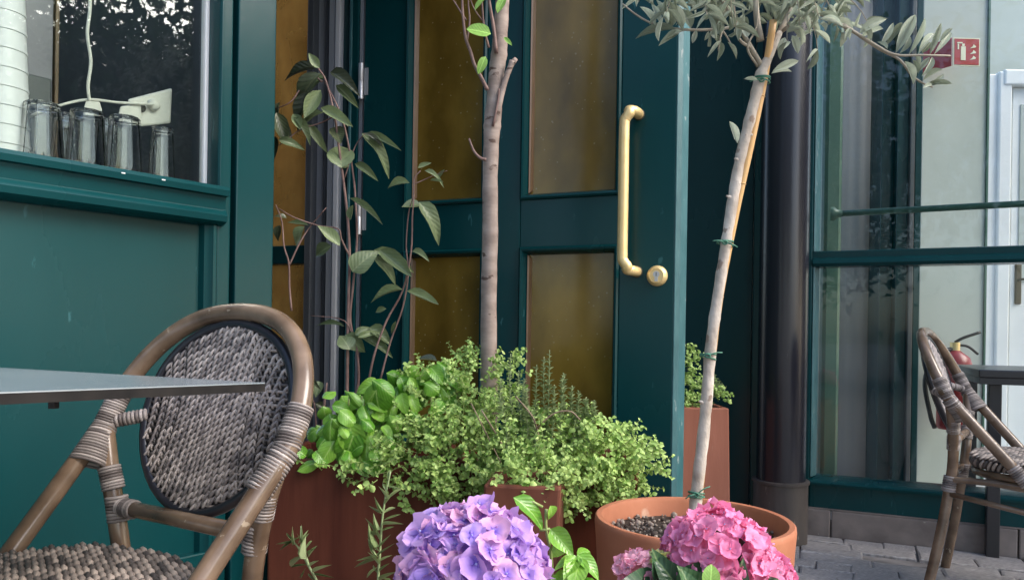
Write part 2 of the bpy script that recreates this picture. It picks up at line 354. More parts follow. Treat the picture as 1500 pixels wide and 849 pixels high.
def petalmat(name, inner, edges):
    m, n = mat(name); L = n.links
    out = N(n, 'ShaderNodeOutputMaterial'); b = N(n, 'ShaderNodeBsdfPrincipled'); b.inputs['Roughness'].default_value = .6; b.inputs['Specular IOR Level'].default_value = .2
    t = N(n, 'ShaderNodeBsdfTranslucent'); mx = N(n, 'ShaderNodeMixShader'); mx.inputs[0].default_value = .3
    tc = N(n, 'ShaderNodeTexCoord'); vm = N(n, 'ShaderNodeVectorMath', operation='LENGTH'); L.new(tc.outputs['Object'], vm.inputs[0])
    edge = ramp(n, N(n, 'ShaderNodeObjectInfo').outputs['Random'], [(i / (len(edges) - 1), c) for i, c in enumerate(edges)])
    nz = N(n, 'ShaderNodeTexNoise'); nz.inputs['Scale'].default_value = 2.5; L.new(tc.outputs['Object'], nz.inputs[0])
    ad = N(n, 'ShaderNodeMath', operation='MULTIPLY_ADD'); L.new(nz.outputs[0], ad.inputs[0]); ad.inputs[1].default_value = .35; L.new(vm.outputs['Value'], ad.inputs[2])
    f = ramp(n, ad.outputs[0], [(.22, (0, 0, 0)), (.58, (1, 1, 1))])
    mc = N(n, 'ShaderNodeMix', data_type='RGBA'); L.new(f, mc.inputs[0]); mc.inputs[6].default_value = rgb(inner); L.new(edge, mc.inputs[7])
    L.new(mc.outputs[2], b.inputs['Base Color']); L.new(mc.outputs[2], t.inputs[0])
    L.new(b.outputs[0], mx.inputs[1]); L.new(t.outputs[0], mx.inputs[2]); L.new(mx.outputs[0], out.inputs[0]); return m
P_VIO = petalmat('violet_petal', (0.26, 0.16, 0.66), [(0.44, 0.29, 0.72), (0.66, 0.40, 0.74), (0.78, 0.44, 0.72), (0.54, 0.38, 0.78), (0.80, 0.44, 0.62), (0.62, 0.38, 0.76)])
P_PINK = petalmat('pink_petal', (0.86, 0.24, 0.40), [(0.90, 0.26, 0.46), (0.92, 0.40, 0.60), (0.90, 0.31, 0.54)])
P_PALE = petalmat('pale_pink_petal', (0.88, 0.50, 0.50), [(0.88, 0.34, 0.48), (0.92, 0.52, 0.62)])
P_YEL = leafmat('young_petal', (0.62, 0.66, 0.22), (0.80, 0.78, 0.45), rough=0.55, trans=0.25, veins=False)
P_CTR = simple('floret_centre', (0.35, 0.35, 0.65), rough=0.5)

# ------------------------------------------------------------------ leaf shapes (length 1 along +y, width 1)
def leafshape(kind='ovate', bend=0.25, fold=0.18, n=6, wav=0.0):
    m = MB(); vs = []; fs = []
    for i in range(n + 1):
        t = i / n
        if kind == 'ovate': w = math.sin(math.pi * t ** 0.75) ** 0.9
        elif kind == 'lance': w = math.sin(math.pi * t ** 0.9) ** 0.8
        elif kind == 'round': w = math.sin(math.pi * t ** 0.85) ** 0.55
        else: w = math.sin(math.pi * t ** 1.3) ** 0.8
        w = max(w, 0.02) * 0.5
        z = -bend * t * t
        y = t * (1 - 0.25 * abs(bend) * t)
        wv = wav * math.sin(t * 9)
        vs += [(-w, y, z + fold * w * 2 + wv), (-w * 0.5, y, z + fold * w * 0.75), (0, y, z), (w * 0.5, y, z + fold * w * 0.75), (w, y, z + fold * w * 2 - wv)]
    for i in range(n):
        for j in range(4):
            a = i * 5 + j
            fs.append((a, a + 1, a + 6, a + 5))
    return m.add(vs, fs)
def leafset(name, kind, mt, params):
    out = []
    for b, f, w in params:
        me = leafshape(kind, b, f, 7, w).mesh(name, smooth=True); me.materials.append(mt); out.append(me)
    return out
OV = [(0.15, 0.15, 0.0), (0.35, 0.22, 0.02), (0.55, 0.12, 0.03), (-0.12, 0.2, 0.02)]
LS_TALL = leafset('leaf', 'ovate', L_TALL, OV)
LS_DARK = leafset('leaf', 'ovate', L_DARK, OV)
LS_LIME = leafset('leaf', 'round', L_LIME, [(0.1, 0.1, 0), (0.25, 0.05, 0)])
LS_BAS = leafset('leaf', 'round', L_BASIL, [(0.55, -0.25, 0.03), (0.8, -0.35, 0.0), (0.35, -0.15, 0.04), (0.6, 0.12, 0.03)])
LS_OLI = leafset('leaf', 'lance', L_OLIVE, [(0.08, 0.25, 0), (0.2, 0.2, 0), (-0.1, 0.3, 0)])
LS_HYD = leafset('leaf', 'ovate', L_HYD, [(0.2, 0.15, 0.02), (0.4, 0.2, 0.03)])
def leaf_at(parent, meshes, b, t, w, nrm, name='leaf', k=None):
    b = V(b); t = V(t); me = meshes[k] if k is not None else rnd.choice(meshes)
    Lh = (t - b).length
    return inst(name, me, axes(b, t - b, nrm, w, Lh, Lh), parent)

# ================================================================== SETTING: ground
g = MB().add([(-150, -150, 0), (150, -150, 0), (150, 150, 0), (-150, 150, 0)], [(0, 1, 2, 3)])
ground = g.build('ground', GROUND); tag(ground, 'grey brown stone paved ground in front of the shop', 'ground', kind='structure')
FR = Frame(1.25, 3.2, -24.2)        # right shop front
setts = []
for i in range(5):
    m = MB(); r = random.Random(i + 20)
    tw = lambda a: a + r.uniform(-.03, .025)
    c = [(tw(-.5), tw(-.5)), (tw(.5), tw(-.5)), (tw(.5), tw(.5)), (tw(-.5), tw(.5))]
    q = [(x * .98, y * .97) for x, y in c]
    vs = [(x, y, -.02) for x, y in c] + [(x, y, .010) for x, y in c] + [(x * .95, y * .92, .0135 + r.uniform(-.003, .003)) for x, y in q]
    m.add(vs, [(0, 1, 5, 4), (1, 2, 6, 5), (2, 3, 7, 6), (3, 0, 4, 7), (4, 5, 9, 8), (5, 6, 10, 9), (6, 7, 11, 10), (7, 4, 8, 11), (8, 9, 10, 11)])
    me = m.mesh('paving_stone'); me.materials.append(SETT); setts.append(me)
rows = 11
for j in range(rows):
    n0 = 0.035 + 0.098 * j
    u = -0.55 + (0.09 if j % 2 else 0)
    while u < 1.9:
        w = rnd.uniform(0.10, 0.26)
        p = FR.p(u + w / 2, n0 + 0.045, 0)
        if rnd.random() < 0.97:
            M = Matrix.Translation(p + V((0, 0, rnd.uniform(-.004, .004)))) @ Matrix.Rotation(R(FR.deg) + rnd.uniform(-.02, .02), 4, 'Z') @ Matrix.Rotation(rnd.uniform(-.025, .025), 4, 'X') @ Matrix.Diagonal((w - 0.002, 0.098, 1, 1))
            inst('paving_stone', rnd.choice(setts), M, ground)
        u += w

# ================================================================== LEFT SHOP FRONT
FL = Frame(-0.678, 2.10, 50)
fl = thing('panelled_shopfront', 'lit teal painted shop front on the left with panel below its window', 'shop front', (FL.o.x, FL.o.y, 0))
uL = -2.2; ZT = 2.75
u_gl = FL.U(298, 200, -0.07)     # glass right edge
u_op = FL.U(320, 230, 0)         # opening right edge
u_gr = FL.U(341, 250, 0)         # groove
z_s = FL.Z(150, 240, 0.0)        # sill nosing top (approx)
z_s = (FL.Z(5, 217, .03) + FL.Z(320, 273, .03)) / 2
# stile between opening and pilaster, and pilaster
MB().wbox(FL, u_op, u_gr - .004, -0.09, 0, 0, ZT).build('stile', TEAL, fl, bevel=.004)
MB().wbox(FL, u_gr + .004, 0, -0.13, 0.012, 0, ZT).build('pilaster', TEAL, fl, bevel=.004)
MB().wbox(FL, u_gr - .02, u_gr + .02, -0.12, -0.02, 0, ZT).build('groove_strip', TEALD, fl)
# sill mouldings
prof = [(0, -.09), (0, .034), (-.010, .040), (-.024, .036), (-.026, .022), (-.058, .016), (-.062, .022), (-.075, .030), (-.090, .026), (-.100, .006), (-.100, -.09)]
MB().bar(FL, prof, 'u', uL, u_op + .012, z_s).build('sill', TEAL, fl, smooth=True, auto=True)
# lower panel with its mouldings
z_p = z_s - .100
MB().wbox(FL, uL, u_op, -0.08, -0.028, 0, z_p + .02).build('panel', TEAL, fl)
beadp = [(0, -.03), (0, 0.0), (-.006, .007), (-.014, .007), (-.020, -.004), (-.030, -.010), (-.036, -.028)]
MB().bar(FL, [(a, b) for a, b in beadp], 'z', 0.25, z_p, u_op, 1, 0, 0).build('panel_moulding', TEAL, fl, smooth=True, auto=True)
MB().wbox(FL, uL, u_op, -0.05, 0.0, 0, 0.25).build('skirting_board', TEAL, fl, bevel=.004)
for px, py in ((181, 259), (240, 268)):
    u_, z_ = FL.hit(px, py, .041); MB().wbox(FL, u_ - .0045, u_ + .0045, .0385, .0408, z_s - .0120, z_s - .0090).build('paint_chip', WHITEW, fl, bevel=.001)
# window
MB().wbox(FL, uL, u_gl, -0.076, -0.070, z_s + .004, ZT).build('window_pane', GLASS, fl)
MB().wbox(FL, u_gl - .004, u_gl + .008, -0.085, -0.058, z_s + .001, ZT).build('window_bead', WHITEW, fl, bevel=.003)  # reflective bead; its bright reflection is put into the white colour
MB().wbox(FL, u_gl + .009, u_op - .001, -0.09, -0.0725, z_s + .001, ZT).build('window_frame', TEALD, fl, bevel=.002)
bm_ = [(0, 0.0), (.004, .007), (.010, .007), (.013, 0.0)]
MB().bar(FL, bm_, 'z', z_s + .001, ZT, u_op - .002, 1).build('frame_bead', TEAL, fl, bevel=.001)
MB().wbox(FL, uL, 0, -0.13, 0.0, ZT + .002, ZT + .5).build('fascia', TEAL, fl)
# interior behind the left window
z_c = z_s + .005
ct = thing('window_counter', 'dark counter ledge behind the left shop window under the glasses', 'counter', FL.p(-1, -.3, z_c))
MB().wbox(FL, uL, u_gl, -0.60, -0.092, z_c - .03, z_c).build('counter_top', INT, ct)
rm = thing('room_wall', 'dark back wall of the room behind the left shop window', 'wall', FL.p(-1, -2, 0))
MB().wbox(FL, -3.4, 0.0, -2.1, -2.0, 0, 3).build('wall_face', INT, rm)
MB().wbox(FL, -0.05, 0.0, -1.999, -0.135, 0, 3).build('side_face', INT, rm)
bd = thing('grey_board', 'grey lavender board standing upright behind the white cups in left window', 'board', FL.p(-1, -.5, z_c))
nb = -0.5
MB().wbox(FL, FL.U(-60, 60, nb), FL.U(78, 60, nb), nb - .03, nb, z_c + .002, 2.9).build('board', LAV, bd, bevel=.003)
MB().wbox(FL, FL.U(80, 60, nb), FL.U(86, 60, nb), nb - .03, nb + .006, z_c + .002, 2.9).build('edge_trim', BEADB, bd, bevel=.002)
MB().wbox(FL, FL.U(30, 60, nb + .02), FL.U(77, 60, nb + .02), nb + .001, nb + .02, z_c + .002, FL.Z(60, 112, nb + .02)).build('lower_box', DGREYM, bd, bevel=.004)
def tumbler(px, py0, py1, n, wpx, label):
    u, zt = FL.hit(px, py0, n)
    h = FL.Z(px, py0, n) - z_c
    base = FL.p(u, n, z_c)
    d = base.y; r = wpx * 0.5 * d / F
    t = thing('drinking_glass', label, 'glass', base, 'upturned tumblers behind the window')
    pr = [(r, 0.001), (r * .97, h * .2), (r * .80, h * .96), (r * .74, h), (0.001, h), (0.001, h - .010), (r * .70, h - .012), (r * .90, h * .2), (r * .92, 0.001), (r, 0.001)]
    m = MB(); nn = 20
    vs = []
    for rr, hh in pr:
        for j in range(nn):
            a = 2 * math.pi * j / nn
            k = 1 - (0.05 if j % 2 else 0) * (1 if hh > h * .12 else 0)
            vs.append(base + V((math.cos(a) * rr * k, math.sin(a) * rr * k, hh)))
    m.add(vs, [(i * nn + j, i * nn + (j + 1) % nn, (i + 1) * nn + (j + 1) % nn, (i + 1) * nn + j) for i in range(len(pr) - 1) for j in range(nn)])
    m.build('glass_body', TUMB, t)
    m = MB()
    m.ring(base + V((0, 0, .004)), (0, 0, 1), r, r, (1, 0, 0), .0022, 24, 6); m.ring(base + V((0, 0, h - .004)), (0, 0, 1), r * .76, r * .76, (1, 0, 0), .002, 24, 6)
    m.build('rim', TUMB, t, smooth=True)
tumbler(62, 152, 222, -0.14, 60, 'leftmost of the upturned drinking glasses on the left window counter')
tumbler(128, 163, 232, -0.14, 56, 'second upturned drinking glass from left, below the hanging white cable')
tumbler(183, 172, 242, -0.14, 52, 'third upturned drinking glass from left, below the white socket block')
tumbler(238, 188, 249, -0.15, 38, 'rightmost small upturned drinking glass near the window bead')
# second row behind
tumbler(98, 168, 225, -0.26, 44, 'upturned glass in the back row between the two leftmost tumblers')
tumbler(157, 176, 232, -0.26, 40, 'upturned glass in the back row below the cable plug')
u, z = FL.hit(5, 20, -0.2)
cp = thing('cup_stack', 'tall stack of white tapered cups at the left edge of the window', 'cup stack', FL.p(u, -.2, z_c))
cb = FL.p(u, -.2, z_c); hh = FL.Z(5, -5, -.2) - z_c
for k in range(9):
    z0 = hh * k / 9; z1 = hh * (k + 1) / 9
    r0 = .060 - .017 * k / 9; r1 = .060 - .017 * (k + 1) / 9
    MB().lathe([(0, z0 + .001), (r0 + .0015, z0 + .001), (r0 + .0015, z0 + .007), (r0, z0 + .009), (r1, z1), (0, z1)], cb, 28).build('cup', CUPM, cp, smooth=True, auto=True)
# socket strip and cables
def wp(px, py, n):
    u, z = FL.hit(px, py, n); return FL.p(u, n, z)
sk = thing('socket_block', 'white plastic power socket block lying above the glasses in left window', 'power strip', wp(235, 150, -.2))
m = MB()
f0, f1 = wp(182, 140, -.20), wp(250, 128, -.20); g0, g1 = wp(206, 186, -.20), wp(250, 180, -.20)
dn = -FL.n * .05
m.hexa([wp(205, 186, -.19), wp(250, 181, -.19), wp(250, 181, -.24), wp(205, 186, -.24), wp(186, 146, -.19), wp(252, 129, -.19), wp(252, 129, -.24), wp(186, 146, -.24)])
m.build('housing', PLASTIC, sk, bevel=.006)
m = MB().hexa([wp(172, 176, -.17), wp(208, 180, -.17), wp(208, 180, -.188), wp(172, 176, -.188), wp(176, 156, -.17), wp(206, 150, -.17), wp(206, 150, -.188), wp(176, 156, -.188)])
m.build('adapter', PLASTIC, sk, bevel=.004)
c0 = wp(224, 154, -.189)
MB().lathe([(0, .016), (.012, .016), (.016, .010), (.017, 0), (.017, -.001)], c0, 20, FL.n).build('plug', PLASTIC, sk, smooth=True)
MB().lathe([(0, .003), (.013, .003), (.013, 0)], wp(206, 158, -.186), 18, FL.n).build('socket_hole', BLACKR, sk)
m = MB().tube(cat([wp(224, 153, -.17), wp(205, 152, -.165), wp(170, 150, -.17), wp(130, 146, -.18), wp(90, 154, -.19), wp(40, 172, -.2), wp(5, 195, -.2)]), .0035, 8)
tag(m.build('flat_cable', PLASTIC, None, smooth=True), 'white cable running left from the socket block over the glasses', 'cable')
m = MB().tube(cat([wp(131, -40, -.17), wp(132, 10, -.17), wp(128, 50, -.17), wp(133, 90, -.17), wp(129, 125, -.17), wp(131, 148, -.17)]), .0042, 8)
hc = thing('hanging_cable', 'white cable hanging vertically behind the left window pane', 'cable', wp(131, 148, -.17))
m.build('cord', PLASTIC, hc, smooth=True)
MB().hexa([wp(121, 164, -.16), wp(150, 163, -.16), wp(150, 163, -.19), wp(121, 164, -.19), wp(126, 148, -.16), wp(146, 149, -.16), wp(146, 149, -.19), wp(126, 148, -.19)]).build('plug', PLASTIC, hc, bevel=.003)

# ================================================================== SIDELIGHT + DOOR
FD = Frame(0.534, 2.35, -22)
ud = lambda px, n=0: FD.U(px, 250, n)
sw = thing('side_window', 'narrow amber side window with grey metal frame between pilaster and door', 'window', FD.p(ud(450), 0, 0))
u_h = ud(530)
zr0 = FD.Z(430, 350); zr1 = FD.Z(430, 385)
for a, b, nm, mt, n0, n1, bv in [(447, 456, 'frame_bar', DGREYM, -.10, -.02, .003), (456.5, 473, 'frame_bar', GREYM, -.10, -.055, .003), (473.5, 478, 'frame_bar', DGREYM, -.10, -.03, .003),
                        (478.5, 487, 'frame_bar', GREYM, -.10, -.015, .004), (487.5, 495, 'frame_bar', GREYB, -.10, -.006, .004),
                        (495.5, 508, 'jamb', TEALD, -.12, -.03, .003), (508.5, 512, 'jamb_bead', TEALW, -.12, .004, .003), (512.5, 522, 'jamb', TEAL, -.12, -.002, .003),
                        (522.5, 529, 'jamb_stop', GREYM, -.12, -.014, .003)]:
    MB().wbox(FD, ud(a, n1), ud(b, n1), n0, n1, 0, ZT).build(nm, mt, sw, bevel=bv)
ul = ud(352)
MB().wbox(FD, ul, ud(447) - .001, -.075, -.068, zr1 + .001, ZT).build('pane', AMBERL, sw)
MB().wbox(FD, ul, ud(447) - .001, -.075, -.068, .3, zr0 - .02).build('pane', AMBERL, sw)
MB().wbox(FD, ul, ud(447) - .002, -.09, -.03, zr0 - .02, zr1).build('rail', TEALD, sw, bevel=.004)
MB().wbox(FD, ul, ud(447) - .002, -.09, -.03, 0, .299).build('rail', TEALD, sw, bevel=.004)
dr = thing('door', 'dark teal panelled door with four amber panes and a brass pull handle', 'door', FD.p(ud(765), 0, 0))
u0, u1 = u_h + .004, 0.0
zb = 0.06; zl1 = FD.Z(840, 289); zl0 = FD.Z(840, 360)   # lock rail
uA0, uA1 = ud(593), ud(712); uB0, uB1 = ud(763), ud(909)
zlow = 0.28
TH = -.05
MB().wbox(FD, u0, uA0, TH, 0, zb, ZT).build('stile', TEAL, dr, bevel=.003)
MB().wbox(FD, uA1, uB0, TH, 0, zb, ZT).build('stile', TEAL, dr, bevel=.003)
MB().wbox(FD, uB1, u1 - .030, TH, 0, zb, ZT).build('stile', TEAL, dr, bevel=.003)
for a, b in ((uA0, uA1), (uB0, uB1)):
    MB().wbox(FD, a + .001, b - .001, TH, -.001, zl0, zl1).build('rail', TEAL, dr, bevel=.002)
    MB().wbox(FD, a + .001, b - .001, TH, -.001, zb, zlow).build('rail', TEAL, dr, bevel=.002)
    for z0, z1 in ((zl1, ZT), (zlow, zl0)):
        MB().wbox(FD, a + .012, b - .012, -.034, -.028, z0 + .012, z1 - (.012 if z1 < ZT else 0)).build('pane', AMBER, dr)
        pr = [(0, -.035), (0, .006), (.006, .012), (.013, .010), (.020, -.006), (.024, -.027), (.024, -.035)]
        top = 1 if z1 < ZT else 0
        MB().bar(FD, pr, 'z', z0, z1, a, 1, 1, top).build('bead', TEAL, dr, smooth=True, auto=True)
        MB().bar(FD, pr, 'z', z0, z1, b, -1, 1, top).build('bead', TEAL, dr, smooth=True, auto=True)
        MB().bar(FD, pr, 'u', a, b, z0, 1, 1, 1).build('bead', TEAL, dr, smooth=True, auto=True)
        if top: MB().bar(FD, pr, 'u', a, b, z1, -1, 1, 1).build('bead', TEAL, dr, smooth=True, auto=True)
        bp2 = [(.0245, -.034), (.0245, -.012), (.029, -.016), (.036, -.027), (.036, -.034)]
        MB().bar(FD, bp2, 'z', z0, z1, a, 1, 1, top).build('inner_bead', BEADB, dr)
# rounded, chipped closing edge; caught light is put into its pale teal
ep = [(0.0, TH), (0.0, 0.0), (0.003, 0.0), (.0165, -.0125), (.030, TH + .002), (.030, TH)]
e = MB().bar(FD, [(d, n) for d, n in ep], 'z', zb, ZT, u1 - .0295, 1).build('door_edge', TEALW, dr); e['label'] = 'chipped pale closing edge of the door'
# brass handle
hm0 = FD.hit(936, 168); hm1 = FD.hit(933, 398)
ub = FD.U(913, 285, .067)
def crank(h, k): return [FD.p(h[0], 0, h[1]), FD.p(h[0] - .001, .028, h[1]), FD.p(h[0] - .008, .050, h[1] - k * .001), FD.p(h[0] - .018, .061, h[1] - k * .003), FD.p(ub + .016, .066, h[1] - k * .012), FD.p(ub + .005, .067, h[1] - k * .027), FD.p(ub, .067, h[1] - k * .055)]
hp = crank(hm0, 1) + [FD.p(ub, .067, (hm0[1] + hm1[1]) / 2)] + crank(hm1, -1)[::-1]
ho = MB().tube(cat(hp, 7), .0165, 18).build('handle', BRASS, dr, smooth=True)
for hm in (hm0, hm1):
    MB().lathe([(0.0185, 0), (.0185, .003), (.0165, .005), (0, .005)], FD.p(hm[0], 0, hm[1]), 24, FD.n).build('handle_rose', BRASSD, ho, smooth=True)
lk = FD.hit(963, 404)
lo = MB().lathe([(.033, 0), (.033, .006), (.031, .012), (.026, .018), (.022, .020), (.021, .017), (0, .017)], FD.p(lk[0], 0, lk[1]), 32, FD.n).build('lock_rose', BRASS, dr, smooth=True, auto=True)
m = MB().lathe([(0.010, .017), (.010, .021), (0, .021)], FD.p(lk[0], 0, lk[1] + .004), 18, FD.n)
m.wbox(FD, lk[0] - .005, lk[0] + .005, .017, .0205, lk[1] - .018, lk[1] - .004)
m.build('key_cylinder', SILVER, lo)
MB().wbox(FD, lk[0] - .0012, lk[0] + .0012, .0205, .0215, lk[1] - .002, lk[1] + .010).build('keyhole', BLACKR, lo)
for zc in (FD.Z(527, 121), FD.Z(525, 318)):
    h = MB().lathe([(0, -.066), (.009, -.066), (.009, -.001), (.0085, 0), (.009, .001), (.009, .066), (0, .066)], FD.p(u_h - .003, .010, zc), 14).build('hinge', SILVER, dr, smooth=True, auto=True)
    MB().wbox(FD, u_h + .006, u_h + .022, .0005, .003, zc - .05, zc + .05).build('hinge_plate', GREYM, h)
cn = thing('door_shade_slab', 'flat dark teal slab added out of view over the door to shade it', 'canopy', FD.p(-.6, .4, 2.56))  # unseen overhang added to keep sky light off the door
MB().wbox(FD, -1.75, .12, -.2, .62, 2.56, 2.66).build('shade_slab', TEALD, cn, bevel=.006)
MB().wbox(FD, -1.76, .13, .621, .65, 2.53, 2.70).build('shade_slab_front', TEAL, cn, bevel=.004)
# room behind the door (seen through amber glass)
bw = thing('lobby_wall', 'warm tan wall of the lobby behind the amber panes', 'wall', FD.p(-.6, -.6, 0))
MB().wbox(FD, -2.4, -.9, -.95, -.9, 0, 3).build('wall_face', TANW, bw)
MB().wbox(FD, -.898, -.42, -.8, -.75, 0, 3).build('wall_face', INT, bw)
# ================================================================== RECESSED WALL right of door, downpipe, right shop front
uP = FR.U(1178, 500)
rw = thing('recess_wall', 'flat teal wall with recess shade in its colour between the door and the black downpipe', 'wall', FR.p(-.4, 0, 0))
MB().wbox(FR, -1.1, -.22, -.1, 0, 0, ZT).build('wall_board', TEALD, rw, bevel=.003)
MB().wbox(FR, -.217, uP - .002, -.1, .008, 0, ZT).build('post', TEALD, rw, bevel=.004)
sd = thing('porch_side', 'dark teal side wall of the door porch running back to the recess', 'wall', FD.p(0, -.5, 0))
MB().box(FD.o.x - .13, FD.o.x - .06, FD.o.y + .08, 3.25, 0, ZT).build('side_board', TEALD, sd)
# downpipe
pc = P(1145, 600, 3.07); pr_ = .096
dp = thing('downpipe', 'thick black downpipe with brown cast iron shoe beside shop window', 'drainpipe', (pc.x, pc.y, 0))
zsh = P(1145, 708, 3.07 - pr_).z
MB().lathe([(pr_, zsh - .03), (pr_, 2.8)], (pc.x, pc.y, 0), 40).build('pipe', PIPE, dp, smooth=True)
MB().lathe([(pr_ + .010, 0), (pr_ + .010, zsh - .012), (pr_ + .016, zsh - .010), (pr_ + .016, zsh), (pr_ - .002, zsh + .002)], (pc.x, pc.y, 0), 40).build('shoe', PIPEB, dp, smooth=True, auto=True)
# shop front frame
sf = thing('shop_window', 'large teal framed shop window on the right above a stone plinth', 'shop window', FR.p(.6, 0, 0))
zq = (FR.Z(1180, 742) + FR.Z(1495, 773)) / 2           # top of plinth
zg = (FR.Z(1200, 695) + FR.Z(1500, 728)) / 2
zm0 = (FR.Z(1200, 391) + FR.Z(1500, 384)) / 2; zm1 = (FR.Z(1200, 369) + FR.Z(1500, 358)) / 2
uS = FR.U(1190, 400); uE = 2.6
MB().wbox(FR, uP, uS, -.10, .012, zq + .001, ZT).build('stile', TEAL, sf, bevel=.004)
MB().wbox(FR, uP, uE, .0125, .020, zq + .0005, zq + .0055).build('drip_line', STONE, sf)
MB().wbox(FR, uS + .001, uE, -.10, .012, zq + .001, zg - .028).build('bottom_rail', TEAL, sf, bevel=.004)
MB().bar(FR, [(0, -.10), (0, .030), (.010, .032), (.016, .020), (.028, -.03), (.028, -.10)], 'u', uS + .001, uE, zg - .028).build('sill', TEAL, sf, smooth=True, auto=True)
MB().bar(FR, [(0, -.08), (0, .010), (.012, .022), (.030, .020), (.036, .008), (zm1 - zm0 - .004, .012), (zm1 - zm0, .004), (zm1 - zm0, -.08)], 'u', uS + .001, uE, zm0).build('transom', TEAL, sf, smooth=True, auto=True)
MB().bar(FR, [(0, -.08), (0, .004), (.004, .008), (.010, .004), (.024, -.05), (.024, -.08)], 'z', zm1 + .001, ZT, uS + .001).build('bead', TEALW, sf, smooth=True, auto=True)
MB().bar(FR, [(0, -.08), (0, .004), (.004, .008), (.010, .004), (.024, -.05), (.024, -.08)], 'z', zg + .001, zm0 - .001, uS + .001).build('bead', TEALW, sf, smooth=True, auto=True)
MB().wbox(FR, uS + .012, uE, -.062, -.056, zm1 - .02, ZT).build('pane', GLASSR, sf)
MB().wbox(FR, uS + .012, uE, -.062, -.056, zg - .01, zm0 + .01).build('pane', GLASSR, sf)
ups = [uP - .05, FR.U(1217, 760), FR.U(1217, 760) + .66, FR.U(1217, 760) + 1.4, 2.6]
for a, b in zip(ups[:-1], ups[1:]):
    MB().wbox(FR, a + .002, b - .002, -.1, .022 + rnd.uniform(-.002, .002), 0, zq - .001).build('plinth_stone', STONE, sf, bevel=.005)
MB().wbox(FR, -1.2, 2.6, -.12, .0, ZT + .002, ZT + .5).build('fascia', TEAL, sf)
# push bar inside
pb0 = FR.hit(1224, 313, -.16); pb1 = FR.hit(1500, 297, -.16)
pbz = pb0[1]
pb = thing('push_bar', 'thin green rail running behind the upper right shop window', 'rail', FR.p(pb0[0], -.16, pbz))
MB().tube([FR.p(pb0[0], -.16, pbz), FR.p(2.4, -.16, pb1[1] + (pb1[1] - pbz) * .8)], .0135, 14).build('rail', GREENI, pb, smooth=True)
MB().lathe([(.03, -.02), (.03, -.004), (.018, .006), (.014, .03)], FR.p(pb0[0], -.16, pbz), 18, FR.u).build('rail_bracket', GREENI, pb, smooth=True)
# interior
def pbox(px0, px1, d, dep, z0, z1):
    "upright block facing the camera between two picture columns at depth d"
    a = P(px0, 500, d); b = P(px1, 500, d)
    return MB().box(a.x, b.x, d, d + dep, z0, z1)
gp = thing('green_post', 'pale green round edged post just inside the right shop window', 'post', P(1215, 800, 3.42) * 1)
pbox(1203, 1232, 3.42, .10, 0, 2.9).build('post', GREENI, gp, bevel=.02)
gc = thing('grey_curtain', 'grey upright screen inside the right window beside the green post', 'screen', P(1260, 800, 3.9))
m = MB(); a = P(1226, 500, 3.9).x; b = P(1296, 500, 3.9).x; k = 14; vs = []
for i in range(k + 1):
    x = a + (b - a) * i / k; y = 3.9 + .002 * math.sin(i * 1.9)
    vs += [(x, y, 0), (x, y, 3.0)]
m.add(vs, [(2 * i, 2 * i + 2, 2 * i + 3, 2 * i + 1) for i in range(k)])
o = m.build('screen_sheet', GREYW, gc, smooth=True); md = o.modifiers.new('s', 'SOLIDIFY'); md.thickness = .01
kp = thing('dark_post', 'dark teal doorway post inside the right window left of pale wall', 'post', P(1315, 800, 3.7))
for a, b, d in ((1287, 1310, 3.74), (1310.5, 1329, 3.70), (1329.5, 1336, 3.68), (1336.5, 1346, 3.72)):
    pbox(a, b, d, .12, 0, 2.9).build('post_strip', TEALD if b != 1336 else DGREYM, kp, bevel=.003)
pw = thing('pale_wall', 'pale grey green wall with safety sign behind the right window', 'wall', P(1392, 800, 4.1))
pbox(1346, 1441, 4.1, .15, 0, 2.95).build('wall_face', PALEW, pw, bevel=.002)
pbox(1441.2, 1444, 4.09, .16, 0, 2.95).build('corner_strip', GREENI, pw)
bk = thing('back_wall', 'light grey rear wall of the right hand room behind the white door', 'wall', P(1400, 800, 6.2))
MB().box(1.0, 7.5, 6.2, 6.35, 0, 4.6).build('wall_face', PALEW, bk)
wd = thing('white_door', 'white interior door with lever handle at the right edge of the photo', 'door', P(1500, 800, 5.2))
pbox(1441, 1458, 5.2, .12, 0, P(1450, 108, 5.2).z).build('door_post', WHITEW, wd, bevel=.01)
pbox(1458.2, 1478, 5.18, .14, 0, P(1470, 104, 5.18).z).build('door_frame', WHITEW, wd, bevel=.012)
a = P(1478.2, 500, 5.22); z_ = P(1490, 128, 5.22).z
MB().box(a.x, a.x + 1.0, 5.22, 5.27, 0, z_ - .002).build('door_leaf', WHITEW, wd, bevel=.004)
MB().box(a.x - .09, a.x + 1.1, 5.17, 5.30, z_, z_ + .11).build('door_head', WHITEW, wd, bevel=.012)
MB().box(a.x + .05, a.x + .9, 5.212, 5.219, 1.25, z_ - .12).build('door_panel', PALEW, wd, bevel=.003)
hp_ = P(1493, 420, 5.2)
h = MB().box(hp_.x - .022, hp_.x + .022, 5.205, 5.2195, hp_.z - .12, hp_.z + .16).build('handle_plate', BRASSD, wd, bevel=.012)
MB().tube(cat([(hp_.x, 5.20, hp_.z + .05), (hp_.x, 5.15, hp_.z + .05), (hp_.x + .03, 5.145, hp_.z + .05), (hp_.x + .13, 5.145, hp_.z + .045)]), .009, 10).build('lever', BRASSD, h, smooth=True)
